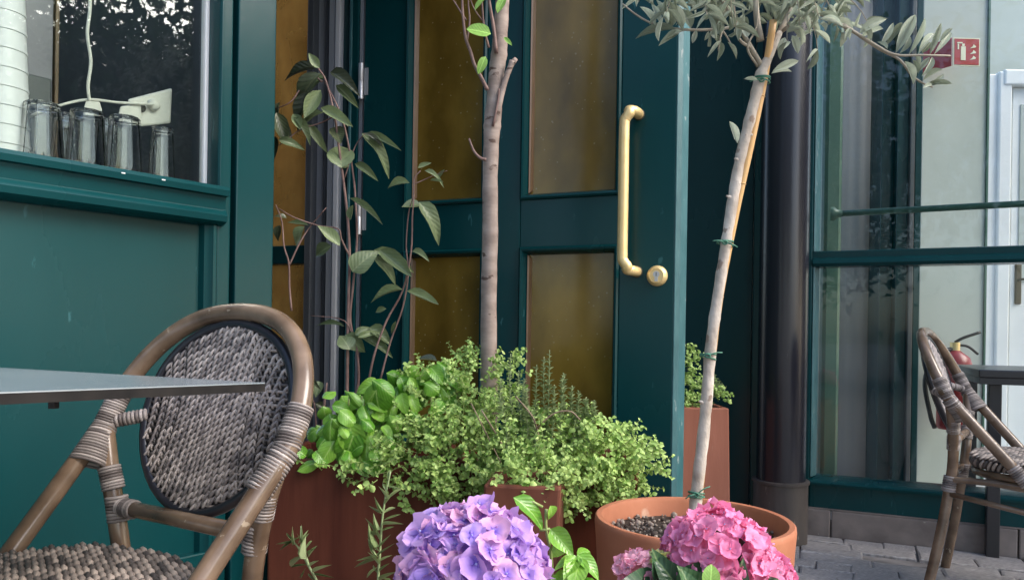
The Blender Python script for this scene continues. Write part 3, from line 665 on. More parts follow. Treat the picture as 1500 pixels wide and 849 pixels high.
# fire extinguisher sign (two-faced projecting sign)
s0 = P(1393, 76, 3.98); w_ = 40 * 3.98 / F; h_ = 41 * 3.98 / F
sg = thing('safety_sign', 'small red fire extinguisher sign projecting from the pale wall', 'sign', s0)
fx = Frame(s0.x, 3.96, 2)
zz = P(1413, 76, 3.96).z
MB().wbox(fx, 0, w_, -.006, 0, zz - h_ / 2, zz + h_ / 2).build('sign_border', SIGNW, sg)
MB().wbox(fx, .006, w_ - .006, 0.0005, .0015, zz - h_ / 2 + .006, zz + h_ / 2 - .006).build('sign_face', REDS, sg)
m = MB()
m.wbox(fx, .040, .066, .002, .003, zz - .045, zz + .028)
m.wbox(fx, .046, .060, .002, .003, zz + .030, zz + .042); m.wbox(fx, .020, .048, .002, .003, zz + .043, zz + .050)
m.wbox(fx, .022, .030, .002, .003, zz + .012, zz + .041)
m.build('extinguisher_symbol', SIGNW, sg)
m = MB()
for k, (y0, y1) in enumerate(((.018, .04), (-.012, .010), (-.042, -.020))):
    m.add([fx.p(.088, .003, zz + y0), fx.p(.118, .003, zz + y0 + .005), fx.p(.122, .003, zz + (y0 + y1) / 2), fx.p(.108, .003, zz + y1), fx.p(.102, .003, zz + y0 + .010)], [(0, 1, 2, 3, 4)])
m.build('flame_symbol', SIGNW, sg)
f2 = Frame(s0.x - .002, 3.96, 100)
MB().wbox(Frame(s0.x - .09, 4.095, -58), 0, .155, -.005, 0, zz - h_ / 2, zz + h_ / 2).build('sign_wing', REDS, sg)
# fire extinguisher
ex = P(1398, 560, 3.95)
zb_ = P(1398, 628, 3.95).z; zt_ = P(1398, 515, 3.95).z
fe = thing('fire_extinguisher', 'red fire extinguisher with black hose hung on the pale wall', 'fire extinguisher', (ex.x, ex.y, zb_))
r_ = .082
MB().lathe([(0, 0), (r_ * .9, 0), (r_, .015), (r_, zt_ - zb_ - .07), (r_ * .85, zt_ - zb_ - .03), (r_ * .4, zt_ - zb_), (.02, zt_ - zb_ + .01)], (ex.x, ex.y, zb_), 28).build('cylinder', REDM, fe, smooth=True)
MB().lathe([(.024, 0), (.024, .05), (0, .05)], (ex.x, ex.y, zt_), 16).build('valve', BRASS, fe, smooth=True, auto=True)
MB().tube(cat([(ex.x, ex.y, zt_ + .05), (ex.x + .04, ex.y - .01, zt_ + .075), (ex.x + .12, ex.y - .02, zt_ + .105)]), .008, 8).build('carry_handle', BLACKR, fe, smooth=True)
MB().tube(cat([(ex.x, ex.y, zt_ + .035), (ex.x + .06, ex.y - .01, zt_ + .03), (ex.x + .11, ex.y - .02, zt_ - .01)]), .007, 8).build('trigger', BLACKR, fe, smooth=True)
MB().tube(cat([(ex.x, ex.y, zt_ + .02), (ex.x - .10, ex.y - .01, zt_ - .02), (ex.x - .16, ex.y - .01, zt_ - .15), (ex.x - .13, ex.y - .01, zt_ - .33), (ex.x - .10, ex.y, zt_ - .40)]), .012, 10).build('hose', BLACKR, fe, smooth=True)
# indoor floor
fl_in = MB().add([FR.p(-.3, -.12, .05), FR.p(4, -.12, .05), FR.p(4, -5, .05), FR.p(-.3, -5, .05)], [(0, 1, 2, 3)]).build('indoor_floor', GREYW)
tag(fl_in, 'grey floor of the room behind the right shop window', 'floor', kind='structure')

# ================================================================== CHAIRS
def stitch_mesh(m, c, up, side, nrm, Lh, wd, slant):
    slant *= rnd.uniform(.8, 1.25); Lh *= rnd.uniform(.9, 1.1)
    "one strand loop: a plump slanted capsule"
    pts = []; rad = []
    for i in range(5):
        t = i / 4 - .5
        pts.append(V(c) + up * (t * Lh) + side * (slant * t * wd * 1.6) + nrm * (wd * .55 * math.cos(t * 2.6)))
        rad.append(wd * (.32 + .16 * math.cos(t * math.pi)))
    m.tube(pts, rad, 6)
def wrapseg(m, a, b, r, n, rb=None, da=(0, 0, 1)):
    a, b = V(a), V(b); ax = b - a
    for i in range(n):
        k = (i + .5) / n
        ra = r[0] + (r[1] - r[0]) * k if hasattr(r, '__len__') else r
        m.ring(a + ax * k, ax, ra, (rb or min(ra, .0205)), da, ax.length / n * .52, 16, 6)
def make_chair(label):
    t = thing('rattan_chair', label, 'chair', (0, 0, 0), 'rattan bistro chairs')
    r = .0165
    def hoopx(z): return .103 * (.862 - z) / .207 if z > .655 else .103 + (.655 - z) * .852
    up = []
    for i in range(25):
        th = math.pi * i / 24
        y = .234 * math.copysign(abs(math.cos(th)) ** .85, math.cos(th)); z = .66 + .202 * math.sin(th) ** .95 if 0 < th < math.pi - 1e-6 else .66
        up.append(V((hoopx(z), y, z)))
    A = lambda s: V((.293, s * .216, .432))
    path = [A(1), V((.20, .225, .541))] + up + [V((.20, -.225, .541)), A(-1)]
    MB().tube(cat(path, 3), r, 14).build('hoop_frame', RATTAN, t, smooth=True)
    for s in (1, -1):
        MB().tube(cat([A(s), V((.36, s * .215, .352)), V((.43, s * .212, .22)), V((.47, s * .21, .002))], 6), r, 12).build('front_leg', RATTAN, t, smooth=True)
        MB().tube(cat([V((.106, s * .225, .65)), V((.112, s * .195, .56)), V((.110, s * .168, .45)), V((.100, s * .165, .36)), V((.078, s * .19, .2)), V((.043, s * .226, .002))], 6), .0158, 12).build('rear_leg', RATTAN, t, smooth=True)
    MB().tube([V((.112, -.178, .517)), V((.112, .178, .517))], .0135, 12).build('crossbar', RATTAN, t, smooth=True)
    # back panel
    B0, T0 = V((.098, 0, .528)), V((.006, 0, .838))
    upv = (T0 - B0).normalized(); side = V((0, 1, 0)); nrm = V((upv.z, 0, -upv.x))
    c0 = (B0 + T0) / 2; hh = (T0 - B0).length / 2; hw = .178
    def el(a, kx=1.0):
        y = hw * kx * math.cos(a); z = hh * kx * math.sin(a)
        y *= 1 + .06 * math.sin(a)
        return c0 + side * y + upv * z
    n = 40
    m = MB(); vs = [el(2 * math.pi * i / n, .985) + nrm * .001 for i in range(n)] + [el(2 * math.pi * i / n, .985) - nrm * .012 for i in range(n)]
    m.add(vs, [tuple(range(n)), tuple(range(2 * n - 1, n - 1, -1))] + [(i, n + i, n + (i + 1) % n, (i + 1) % n) for i in range(n)])
    bp = m.build('back_panel', WDARK, t)
    MB().tube([el(2 * math.pi * i / n, 1.02) for i in range(n)], .009, 8, closed=True).build('piping', PIPING, bp, smooth=True)
    m = MB(); m2 = MB(); nc = 24; dy = 2 * hw / nc; nr = 28; dz = 2 * hh / nr
    for i in range(nc + 1):
        y = -hw + dy * i
        for j in range(nr + 1):
            z = -hh + dz * (j + (.5 if i % 2 else 0))
            if (y / hw) ** 2 + (z / hh) ** 2 > .95: continue
            y *= 1 + .06 * z / hh
            stitch_mesh(m, c0 + side * (y - .2 * dy) + upv * z + nrm * .0015, upv, side, nrm, dz * 1.5, dy * .42, .95)
            stitch_mesh(m2, c0 + side * (y + .25 * dy) + upv * (z + dz * .25) + nrm * .0003, upv, side, nrm, dz * 1.2, dy * .40, -.5)
    for j in range(nr):
        z = -hh + dz * (j + .25); q = 1 - (z / hh) ** 2
        if q > .05: m2.tube([c0 + upv * z + side * (hw * .97 * math.sqrt(q)) * s + nrm * .002 for s in (-1, 1)], .0028, 6)
    ws = m.build('woven_strands', STRAND, bp, smooth=True); ws['kind'] = 'stuff'
    m2.build('cross_strands', STRANDP, bp, smooth=True)['kind'] = 'stuff'
    for s in (1, -1):   # links from panel to the hoop
        m = MB(); a_, b_ = c0 + side * s * (hw - .002) + upv * -.01, V((.10, s * .228, .66))
        m.tube([a_, b_], .009, 10); wrapseg(m, a_, b_, .0095, 10); m.build('panel_link', BIND, t, smooth=True)
    # seat
    def sea(a, k=1.0):
        c, s_ = math.cos(a), math.sin(a)
        return V((.355 + k * .205 * math.copysign(abs(c) ** .75, c), k * .205 * math.copysign(abs(s_) ** .75, s_), 0))
    n = 40; m = MB(); vs = []
    lv = [(.93, .432), (1.0, .440), (1.0, .456), (.95, .468), (.6, .472), (0.02, .472)]
    for k, z in lv: vs += [sea(2 * math.pi * i / n, k) + V((0, 0, z)) for i in range(n)]
    fs = [(q * n + i, q * n + (i + 1) % n, (q + 1) * n + (i + 1) % n, (q + 1) * n + i) for q in range(len(lv) - 1) for i in range(n)]
    m.add(vs, fs + [tuple(range(n))[::-1]])
    st = m.build('seat', WDARK, t, smooth=True)
    m = MB()
    for i in range(34):
        x = .155 + .4 * i / 33
        for j in range(20):
            y = -.2 + .4 * (j + (i % 4) / 4) / 19.5
            if abs((x - .355) / .205) ** 2.6 + abs(y / .205) ** 2.6 > .97: continue
            stitch_mesh(m, V((x, y, .4652)), V((.45, 1, 0)).normalized(), V((1, -.45, 0)).normalized(), V((0, 0, 1)), .044, .0115, .1)
    for i in range(70):  # woven rim
        a = 2 * math.pi * i / 70; q = sea(a); tn = (sea(a + .05) - sea(a - .05)).normalized(); nn = V((tn.y, -tn.x, 0))
        stitch_mesh(m, q + V((0, 0, .450)), (tn * .5 + V((0, 0, 1))).normalized(), tn, nn, .03, .011, .0)
    m.build('woven_strands', STRANDP, st, smooth=True)['kind'] = 'stuff'
    MB().tube([sea(2 * math.pi * i / n, .97) + V((0, 0, .420)) for i in range(n)], .0125, 10, closed=True).build('seat_frame', RATTAN, t, smooth=True)
    MB().tube([V((.10, -.165, .395)), V((.10, .165, .395))], .011, 10).build('stretcher', RATTAN, t, smooth=True)
    for s in (1, -1):
        MB().tube([V((.10, s * .172, .350)), V((.39, s * .212, .315))], .009, 10).build('stretcher', RATTAN, t, smooth=True)
        MB().tube(cat([V((.10, s * .170, .395)), V((.2, s * .185, .40)), V((.31, s * .205, .40))]), .010, 10).build('stretcher', RATTAN, t, smooth=True)
        # cane bindings
        J = V((.103, s * .231, .655)); dA = V((.7, 0, -.7))
        m = MB()
        hp1 = V((hoopx(.715), s * .229, .715))
        wrapseg(m, hp1, J, .0182, 14)
        wrapseg(m, J + V((0, 0, -.002)), V((.145, s * .216, .592)), (.0190, .030), 14, .0188, dA)
        m.build('binding', BIND, t, smooth=True)
        m = MB(); wrapseg(m, V((.114, s * .199, .585)), V((.112, s * .187, .545)), .0170, 8); m.build('binding', BIND, t, smooth=True)
        m = MB(); wrapseg(m, V((.112, s * .179, .535)), V((.111, s * .172, .49)), .0168, 8)
        wrapseg(m, V((.112, s * .165, .517)), V((.112, s * .125, .517)), .0142, 8); m.build('binding', BIND, t, smooth=True)
        m = MB(); wrapseg(m, V((.104, s * .163, .405)), V((.098, s * .167, .355)), .0170, 7); m.build('binding', BIND, t, smooth=True)
        m = MB(); wrapseg(m, V((.27, s * .217, .459)), V((.31, s * .216, .411)), .0176, 9); m.build('binding', BIND, t, smooth=True)
    return t
ch1 = make_chair('brown rattan chair with woven oval back at left, behind the steel table')
ch1.location = (-.484, 1.335, 0); ch1.rotation_euler = (0, 0, R(239.9))
ch2 = ch1.copy(); COL.objects.link(ch2)
for c in list(ch1.children):
    d = c.copy(); COL.objects.link(d); d.parent = ch2
    for e_ in c.children:
        q = e_.copy(); COL.objects.link(q); q.parent = d
ch2.location = (1.413, 2.573, 0); ch2.rotation_euler = (0, 0, R(-37.2))
ch2['label'] = 'brown rattan chair at the right edge, in front of the shop window'
# ------------------------------------------------------------------ tables
zt = .752
C0 = P(388, 560, 1.10); zt = C0.z
def onz(px, py, z):
    r = ray(px, py); t = (z - H) / r.z; return V((0, 0, H)) + r * t
Fd = (onz(0, 538, zt) - C0); Fd.z = 0; Fd.normalize()
Nd = V((-Fd.y, Fd.x, 0)); Nd = Nd if Nd.y < 0 else -Nd
rr = ray(0, 574); tt = (C0.dot(Fd) - V((0, 0, H)).dot(Fd)) / rr.dot(Fd); q = V((0, 0, H)) + rr * tt
Nd = (q - C0).normalized()
tb = thing('steel_table', 'square steel topped cafe table with pointed corner at the left edge', 'table', C0 + Fd * .35 + Nd * .35 - V((0, 0, zt)))
S_ = .7; up = Fd.cross(Nd); up = up if up.z > 0 else -up
def slab(m, z0, z1, ins):
    c = [C0 + Fd * a + Nd * b for a, b in ((ins, ins), (S_ - ins, ins), (S_ - ins, S_ - ins), (ins, S_ - ins))]
    if (c[1] - c[0]).cross(c[3] - c[0]).z < 0: c = c[::-1]
    m.hexa([x + up * z0 for x in c] + [x + up * z1 for x in c])
m = MB(); slab(m, -.0015, 0, 0); m.build('table_top', STEEL, tb)
m = MB(); slab(m, -.013, -.0016, -.0004); m.build('table_edge', STEELE, tb)
ctr = C0 + Fd * .35 + Nd * .35
MB().lathe([(0.21, .002), (.21, .012), (.05, .03), (.028, .05), (.028, zt - .03), (.12, zt - .017), (.12, zt - .016)], (ctr.x, ctr.y, 0), 28).build('pedestal', STEELE, tb, smooth=True, auto=True)
hk = onz(53, 585, zt - .012)
MB().box(hk.x - .004, hk.x + .004, hk.y + .03, hk.y + .04, zt - .026, zt - .012).build('clip', BLACKR, tb)
a = P(1434, 541, 2.85)
bt = thing('black_table', 'dark cafe table at the right edge behind the rattan chair', 'table', (a.x + .38, a.y + .02, 0))
ft = Frame(a.x, a.y, -24)
MB().wbox(ft, 0, .75, -.7, 0, a.z - .03, a.z).build('table_top', BLACKM, bt, bevel=.004)
MB().wbox(ft, .003, .747, -.697, -.003, a.z - .055, a.z - .031).build('apron', BLACKM, bt)
for u_, n_ in ((.06, -.06), (.69, -.06), (.06, -.64), (.69, -.64)):
    MB().wbox(ft, u_ - .022, u_ + .022, n_ - .022, n_ + .022, 0.001, a.z - .056).build('leg', BLACKM, bt, bevel=.003)

# ================================================================== PLANTERS
def planter(label, x0, x1, y0, y1, z, mt, rot=0, taper=.03, group='tall square planters'):
    cx, cy = (x0 + x1) / 2, (y0 + y1) / 2
    t = thing('planter', label, 'planter', (cx, cy, 0), group)
    M = Matrix.Translation((cx, cy, 0)) @ Matrix.Rotation(R(rot), 4, 'Z')
    wx, wy = (x1 - x0) / 2, (y1 - y0) / 2
    def loop(k, z_): return [M @ V((a * (wx + k), b * (wy + k), z_)) for a, b in ((-1, -1), (1, -1), (1, 1), (-1, 1))]
    m = MB(); L_ = [loop(-taper, 0.001), loop(0, z), loop(-.022, z), loop(-.03, z - .06)]
    m.add(sum(L_, []), [(q * 4 + i, q * 4 + (i + 1) % 4, (q + 1) * 4 + (i + 1) % 4, (q + 1) * 4 + i) for q in range(3) for i in range(4)] + [(3, 2, 1, 0)])
    m.build('planter_shell', mt, t, bevel=.006)
    m = MB(); k = 9; vs = []
    for i in range(k):
        for j in range(k):
            vs.append(M @ V(((wx - .024) * (2 * i / (k - 1) - 1), (wy - .024) * (2 * j / (k - 1) - 1), z - .035 + rnd.uniform(-.006, .006))))
    m.add(vs, [(i * k + j, (i + 1) * k + j, (i + 1) * k + j + 1, i * k + j + 1) for i in range(k - 1) for j in range(k - 1)])
    m.build('soil', SOIL, t, smooth=True)
    return t
YF = 1.98
zA = P(425, 672, YF).z
planter('dark brown tall planter at left, under the basil, beside the teal pilaster', P(393, 700, YF).x, P(655, 700, YF).x - .003, YF, YF + .34, zA, CORTEN, taper=.0)
planter('brown planter in the middle holding the thin tree and the herbs', P(655, 700, YF).x + .003, P(936, 700, YF).x, YF, YF + .30, zA, CORTEN, taper=.012)
YB = 1.68; zB = P(722, 711, YB).z
planter('small reddish planter between purple hydrangea and the herb mass', P(716, 720, YB).x, P(830, 720, YB).x, YB, YB + .22, zB, TERRAB, -7, taper=.015)
zS = P(1040, 597, 2.82).z
planter('tall weathered terracotta planter standing behind the olive trunk in the recess', P(992, 600, 2.82).x, P(1068, 600, 2.82).x, 2.82, 3.02, zS, TERRAD, 0, taper=-.012)
# round terracotta pot
pcx = P(1015, 757, 1.62); PR = 143 * 1.62 / F; pz = P(1015, 757, 1.62).z
pot = thing('terracotta_pot', 'wide round terracotta pot with pebbles holding the olive tree', 'plant pot', (pcx.x, pcx.y, 0))
MB().lathe([(0, .001), (PR * .80, .001), (PR * .82, .01), (PR * .95, pz * .6), (PR * .985, pz - .05), (PR, pz - .012), (PR * .995, pz - .003), (PR * .98, pz), (PR * .93, pz - .001), (PR * .91, pz - .008), (PR * .89, pz - .10)], (pcx.x, pcx.y, 0), 64).build('pot_shell', TERRA, pot, smooth=True, auto=True)
zso = pz - .045
m = MB(); vs = [(pcx.x, pcx.y, zso)]; n = 36
for k in (1, 2, 3, 4):
    vs += [(pcx.x + PR * .905 * k / 4 * math.cos(2 * math.pi * i / n), pcx.y + PR * .905 * k / 4 * math.sin(2 * math.pi * i / n), zso + rnd.uniform(-.004, .004)) for i in range(n)]
m.add(vs, [(0, 1 + i, 1 + (i + 1) % n) for i in range(n)] + [(1 + k * n + i, 1 + k * n + n + i, 1 + k * n + n + (i + 1) % n, 1 + k * n + (i + 1) % n) for k in range(3) for i in range(n)])
m.build('soil', SOIL, pot, smooth=True)
m = MB()
def pebble(m, c, s):
    a = [rnd.uniform(.7, 1.2) * s for _ in range(3)]; q = Quaternion((rnd.random(), rnd.random(), rnd.random(), rnd.random())).normalized()
    vs = []; k = 6
    for i, (z, w) in enumerate(((-.8, .6), (-.2, 1), (.45, .85), (.85, .4))):
        vs += [V(c) + q @ V((a[0] * w * math.cos(2 * math.pi * j / k), a[1] * w * math.sin(2 * math.pi * j / k), a[2] * z)) for j in range(k)]
    m.add(vs, [(i * k + j, i * k + (j + 1) % k, (i + 1) * k + (j + 1) % k, (i + 1) * k + j) for i in range(3) for j in range(k)] + [tuple(range(k))[::-1], tuple(range(3 * k, 4 * k))])
for _ in range(650):
    a = rnd.uniform(0, 6.283); r = PR * .89 * math.sqrt(rnd.random())
    pebble(m, (pcx.x + r * math.cos(a), pcx.y + r * math.sin(a), zso + rnd.uniform(0, .008)), rnd.choice((.0025, .003, .004, .004, .005, .0075)) * rnd.uniform(.8, 1.1))
m.build('pebbles', PEBBLE, pot, smooth=True)['kind'] = 'stuff'

# ================================================================== OLIVE TREE
DO = 1.62
ot = thing('olive_tree', 'young olive tree with leaning pale trunk growing in the terracotta pot', 'tree', P(1018, 742, DO))
tp = [(1016, 765, 1.62, 12), (1019, 735, 1.62, 11.5), (1024, 690, 1.62, 11), (1030, 640, 1.62, 11), (1036, 575, 1.62, 10.5), (1041, 510, 1.62, 10.5), (1049, 450, 1.62, 10), (1059, 385, 1.62, 9.5), (1066, 340, 1.62, 9.5), (1075, 285, 1.62, 10.5), (1083, 240, 1.62, 10), (1095, 190, 1.62, 10.5), (1106, 145, 1.62, 10), (1114, 112, 1.62, 11), (1120, 96, 1.62, 9), (1130, 75, 1.62, 7), (1142, 48, 1.63, 5.5)]
pts = cat([P(a, b, d) for a, b, d, r in tp], 4)
rad = []
for i in range(len(pts)):
    k = i / 4; j = min(int(k), len(tp) - 2); rr = tp[j][3] + (tp[j + 1][3] - tp[j][3]) * (k - j)
    rad.append(rr * .80 * DO / F * (1 + .05 * math.sin(i * 1.7) + .04 * math.sin(i * 3.1)))
m = MB().tube(pts, rad, 14)
for px, py, dx in ((1073, 290, -9), (1084, 235, -8), (1046, 470, 8), (1033, 590, -9), (1094, 200, 9)):
    m.tube([P(px, py, DO - .004), P(px + dx, py - 3, DO - .008)], [.006, .002], 8)
m.build('trunk', BARKO, ot, smooth=True)
brs = [[(1120, 100, 0), (1130, 75, 0), (1142, 48, .01), (1160, 10, .02), (1180, -60, .04), (1190, -130, .05)],
       [(1116, 98, 0), (1100, 70, -.01), (1080, 35, -.02), (1062, 8, -.03), (1030, -50, -.05), (1000, -110, -.06)],
       [(1114, 60, .0), (1108, 20, .0), (1106, -40, 0), (1112, -140, 0)],
       [(1142, 48, .01), (1190, 20, -.02), (1235, 38, -.04), (1275, 62, -.05), (1310, 80, -.06), (1350, 81, -.06), (1392, 82, -.05)],
       [(1235, 36, -.04), (1285, 70, -.05), (1318, 88, -.06), (1335, 110, -.06), (1352, 122, -.06), (1366, 128, -.06)],
       [(1080, 35, -.02), (1060, 42, -.04), (1010, 44, -.06), (965, 38, -.06), (935, 24, -.06), (912, 6, -.06)],
       [(1100, 70, -.01), (1085, 60, -.03), (1078, 40, -.04), (1075, 0, -.05)],
       [(1060, 42, -.04), (1055, 56, -.05), (1052, 75, -.05)], [(1058, 44, -.04), (1068, 60, -.05), (1076, 78, -.05)], [(1110, 98, 0), (1095, 70, -.02), (1108, 40, -.02), (1110, 0, -.02)]]
leaves = []
m = MB()
for bi, b in enumerate(brs):
    q = cat([P(a, c, DO + d) for a, c, d in b], 5); r0 = (.0085, .0055, .008, .004, .003, .0032, .003, .0016, .0016, .0022)[bi]
    m.tube(q, [r0 * (1 - .7 * i / (len(q) - 1)) + .0006 for i in range(len(q))], 8)
def oleaf(b, d, L, w=None, nrm=None):
    leaves.append((V(b), V(d).normalized(), L, w or L * rnd.uniform(.13, .19), V(nrm) if nrm else V((rnd.uniform(-.6, .6), -1, rnd.uniform(-.3, .9)))))
# hand placed leaves (picture base -> tip, width px)
for x0, y0, x1, y1, w in [(990, 43, 928, 47, 10), (1000, 46, 970, 60, 9), (995, 48, 963, 70, 10), (960, 38, 938, 8, 9), (968, 36, 955, 2, 9), (978, 38, 962, -2, 10), (985, 40, 972, 4, 9), (1000, 42, 985, 2, 11), (1012, 42, 1000, 12, 16),
                         (1020, 44, 1014, 64, 8), (1038, 46, 1032, 60, 6), (1056, 60, 1036, 84, 6), (1056, 62, 1048, 92, 8), (1066, 62, 1080, 86, 6), (1062, 40, 1040, 50, 12), (1090, 20, 1082, 62, 12), (1095, 55, 1088, 30, 14),
                         (1150, 55, 1140, 78, 12), (1160, 52, 1168, 80, 12), (1132, 104, 1172, 88, 12), (1130, 108, 1162, 100, 10), (1110, 118, 1088, 117, 6), (1080, 210, 1067, 178, 11), (1076, 205, 1070, 188, 6),
                         (1258, 50, 1302, 22, 15), (1262, 55, 1296, 40, 10), (1290, 66, 1312, 30, 9), (1296, 70, 1320, 36, 10), (1312, 78, 1340, 24, 17), (1318, 78, 1338, 48, 9), (1330, 82, 1352, 28, 8), (1345, 80, 1372, 40, 10), (1350, 78, 1366, 60, 8), (1362, 80, 1378, 34, 9), (1368, 80, 1400, 38, 9), (1376, 62, 1396, 40, 7),
                         (1325, 90, 1340, 124, 11), (1332, 92, 1342, 120, 9), (1345, 108, 1336, 88, 8), (1350, 112, 1372, 78, 9), (1352, 118, 1382, 100, 9), (1358, 122, 1396, 122, 8), (1362, 125, 1386, 108, 9), (1345, 105, 1362, 84, 8), (1346, 100, 1340, 80, 7), (1366, 126, 1352, 128, 7),
                         (1300, 72, 1286, 58, 8), (1275, 60, 1262, 34, 9), (1245, 42, 1236, 62, 8)]:
    dd = DO - .06 + rnd.uniform(-.02, .02)
    a_, b_ = P(x0, y0, dd), P(x1, y1, dd + rnd.uniform(-.015, .015))
    oleaf(a_, b_ - a_, (b_ - a_).length, w * dd / F, (rnd.uniform(-.3, .3), -1, rnd.uniform(-.2, .7)))
# crown: twigs with opposite leaves
cc = P(1110, -150, DO)
r2 = random.Random(11)
def twig(b, d, L, n):
    d = V(d).normalized(); q = [V(b)]
    for i in range(n):
        d = (d + V((r2.uniform(-.2, .2), r2.uniform(-.2, .2), r2.uniform(-.22, .12)))).normalized(); q.append(q[-1] + d * (L / n))
    m.tube(q, [.0016 * (1 - .6 * i / n) for i in range(n + 1)], 5)
    for i in range(1, n + 1):
        for s in (-1, 1):
            if r2.random() < .85:
                sd = d.orthogonal().normalized(); sd = Quaternion(d, r2.uniform(0, 6.28)) @ sd
                oleaf(q[i], d * r2.uniform(.2, .9) + sd * .8 + V((0, 0, .1)), r2.uniform(.034, .056))
for k in range(46):     # low fringe that the picture shows
    px = r2.uniform(945, 1238); py = r2.uniform(-30, 26) if 1040 < px < 1215 else r2.uniform(-40, 6)
    b = P(px, py - 22, DO + r2.uniform(-.14, .16))
    twig(b, (V(b) - cc) * .5 + V((r2.uniform(-.4, .4), r2.uniform(-.4, .4), r2.uniform(-.5, .15))) * .25, r2.uniform(.05, .11), 5)
for k in range(80):     # crown above the frame
    d = V((r2.gauss(0, 1), r2.gauss(0, 1), r2.gauss(0, 1))).normalized()
    twig(cc + V((d.x * .25, d.y * .22, d.z * .2)) * r2.uniform(.4, 1) + V((0, 0, .05)), d, r2.uniform(.08, .15), 5)
m.build('branches', BARKT, ot, smooth=True)
hand = 49; low = []; rest = []
def pixy(p):
    u = p.x / p.y; v = (p.z - H) / p.y; return 490 - F * (-u * math.sin(ROLL) + v * math.cos(ROLL))
order = sorted(range(len(leaves)), key=lambda i: -pixy(leaves[i][0] + leaves[i][1] * leaves[i][2] * .7))
for n_, i in enumerate(order): (low if n_ < 290 else rest).append(leaves[i])
for b, d, L, w, nn in low: leaf_at(ot, LS_OLI, b, b + d * L, w, nn)
m = MB(); sh = leafshape('lance', .1, .2, 4)
for b, d, L, w, nn in rest: put(m, sh, axes(b, d, nn, w, L, L))
m.build('foliage', L_OLIVES, ot, smooth=True)['kind'] = 'stuff'
for (px, py, tails) in ((1116, 117, [(1098, 120)]), (1062, 355, [(1044, 353), (1080, 362)]), (1037, 521, [(1058, 516)]), (1020, 724, [(1040, 712), (1004, 730)])):
    m = MB(); c = P(px, py, DO)
    for k in range(3): m.ring(c + V((0, 0, (k - 1) * .0038 + rnd.uniform(-.0015, .0015))), V((.12 + rnd.uniform(-.25, .25), rnd.uniform(-.2, .2), 1)), .0172, .0172, (1, 0, 0), .0015, 16, 5)
    m.ring(P(px, py, DO - .019), V((.3, 1, .2)), .004, .005, (0, 0, 1), .0018, 8, 5)
    for a in tails: m.tube(cat([P(px, py, DO - .018), P((px + a[0]) / 2, (py + a[1]) / 2 - 2, DO - .022), P(a[0], a[1], DO - .018)], 3), .0014, 5)
    m.build('twine_tie', TIE, ot, smooth=True)
sk_ = thing('bamboo_stake', 'thin bamboo stake tied along the right of the olive trunk', 'stake', P(1030, 720, DO + .02))
q = [P(1133, 30, DO - .012), P(1119, 118, DO + .002), P(1099, 215, DO - .002), P(1074, 330, DO + .004), P(1048, 480, DO + .020), P(1024, 735, DO + .022)]
MB().tube(cat(q, 4), .0078, 10).build('cane', BAMBOO, sk_, smooth=True)
for k in (.25, .5, .75):
    c = cat(q, 8)[int(k * 40)]; MB().ring(c, q[0] - q[-1], .0078, .0078, (1, 0, 0), .0014, 12, 5).build('cane_joint', BAMBOO, sk_, smooth=True)

# ================================================================== THIN TREE in the middle planter
DT = 2.12
tt_ = thing('thin_tree', 'thin straight grey tree trunk rising from the herbs before the door', 'tree', P(716, 640, DT))
tp = [(716, 690, 14), (717, 600, 13.5), (716, 520, 13), (716, 430, 12.5), (718, 340, 12.5), (718, 260, 12), (720, 200, 12.5), (721, 185, 14), (724, 150, 12.5), (728, 100, 12.5), (731, 80, 13), (733, 50, 11.5), (736, 0, 11), (740, -80, 10.5), (744, -200, 9)]
pts = cat([P(a, b, DT) for a, b, r in tp], 4); rad = []
for i in range(len(pts)):
    k = i / 4; j = min(int(k), len(tp) - 2); rr = tp[j][2] + (tp[j + 1][2] - tp[j][2]) * (k - j); rad.append(rr * .93 * DT / F * (1 + .03 * math.sin(i * 2.1)))
m = MB().tube(pts, rad, 14)
m.tube(cat([P(722, 190, DT - .012), P(728, 165, DT - .02), P(735, 135, DT - .02), P(742, 112, DT - .02), P(751, 90, DT - .02)]), [.007, .009, .009, .009, .0105, .010, .010, .010, .0095, .0095, .009, .009, .009, .009, .0085, .0085, .008, .008, .008, .0075, .008, .0075, .0075, .0085, .010][:25], 10)
m.tube([P(751, 92, DT - .02), P(756, 86, DT - .02)], [.009, .006], 8)
m.build('trunk', BARK, tt_, smooth=True)
m = MB()
for q, r in (([(714, 132), (704, 112), (695, 95), (689, 75), (682, 55), (678, 20), (676, -20), (672, -90)], .0055), ([(727, 78), (723, 40), (717, 5), (712, -40), (708, -120)], .0055), ([(712, 234), (703, 231), (694, 221), (687, 203)], .0048),
             ([(684, 62), (688, 30), (686, 0), (690, -50)], .003), ([(683, 30), (670, 10), (655, -15)], .0025), ([(716, 70), (709, 40), (705, -10)], .004), ([(706, 30), (694, 12), (686, -10)], .002), ([(722, 185), (729, 150), (731, 130)], .004)):
    c = cat([P(a, b, DT - .03) for a, b in q], 4)
    m.tube(c, [r * (1 - .45 * i / (len(c) - 1)) for i in range(len(c))], 8)
m.build('branches', TWIGP, tt_, smooth=True)
for x0, y0, x1, y1, w, nn in ((719, 50, 683, 40, 23, (0, -1, .4)), (711, 83, 701, 107, 13, (.3, -1, .3)), (739, -3, 728, 18, 13, (-.2, -1, .2)), (712, -4, 692, 10, 14, (0, -.6, 1)), (738, 55, 750, 66, 6, (0, -1, .2)), (714, -30, 690, -24, 22, (0, -1, .5))):
    leaf_at(tt_, LS_LIME, P(x0, y0, DT - .05), P(x1, y1, DT - .06), w * DT / F, nn)

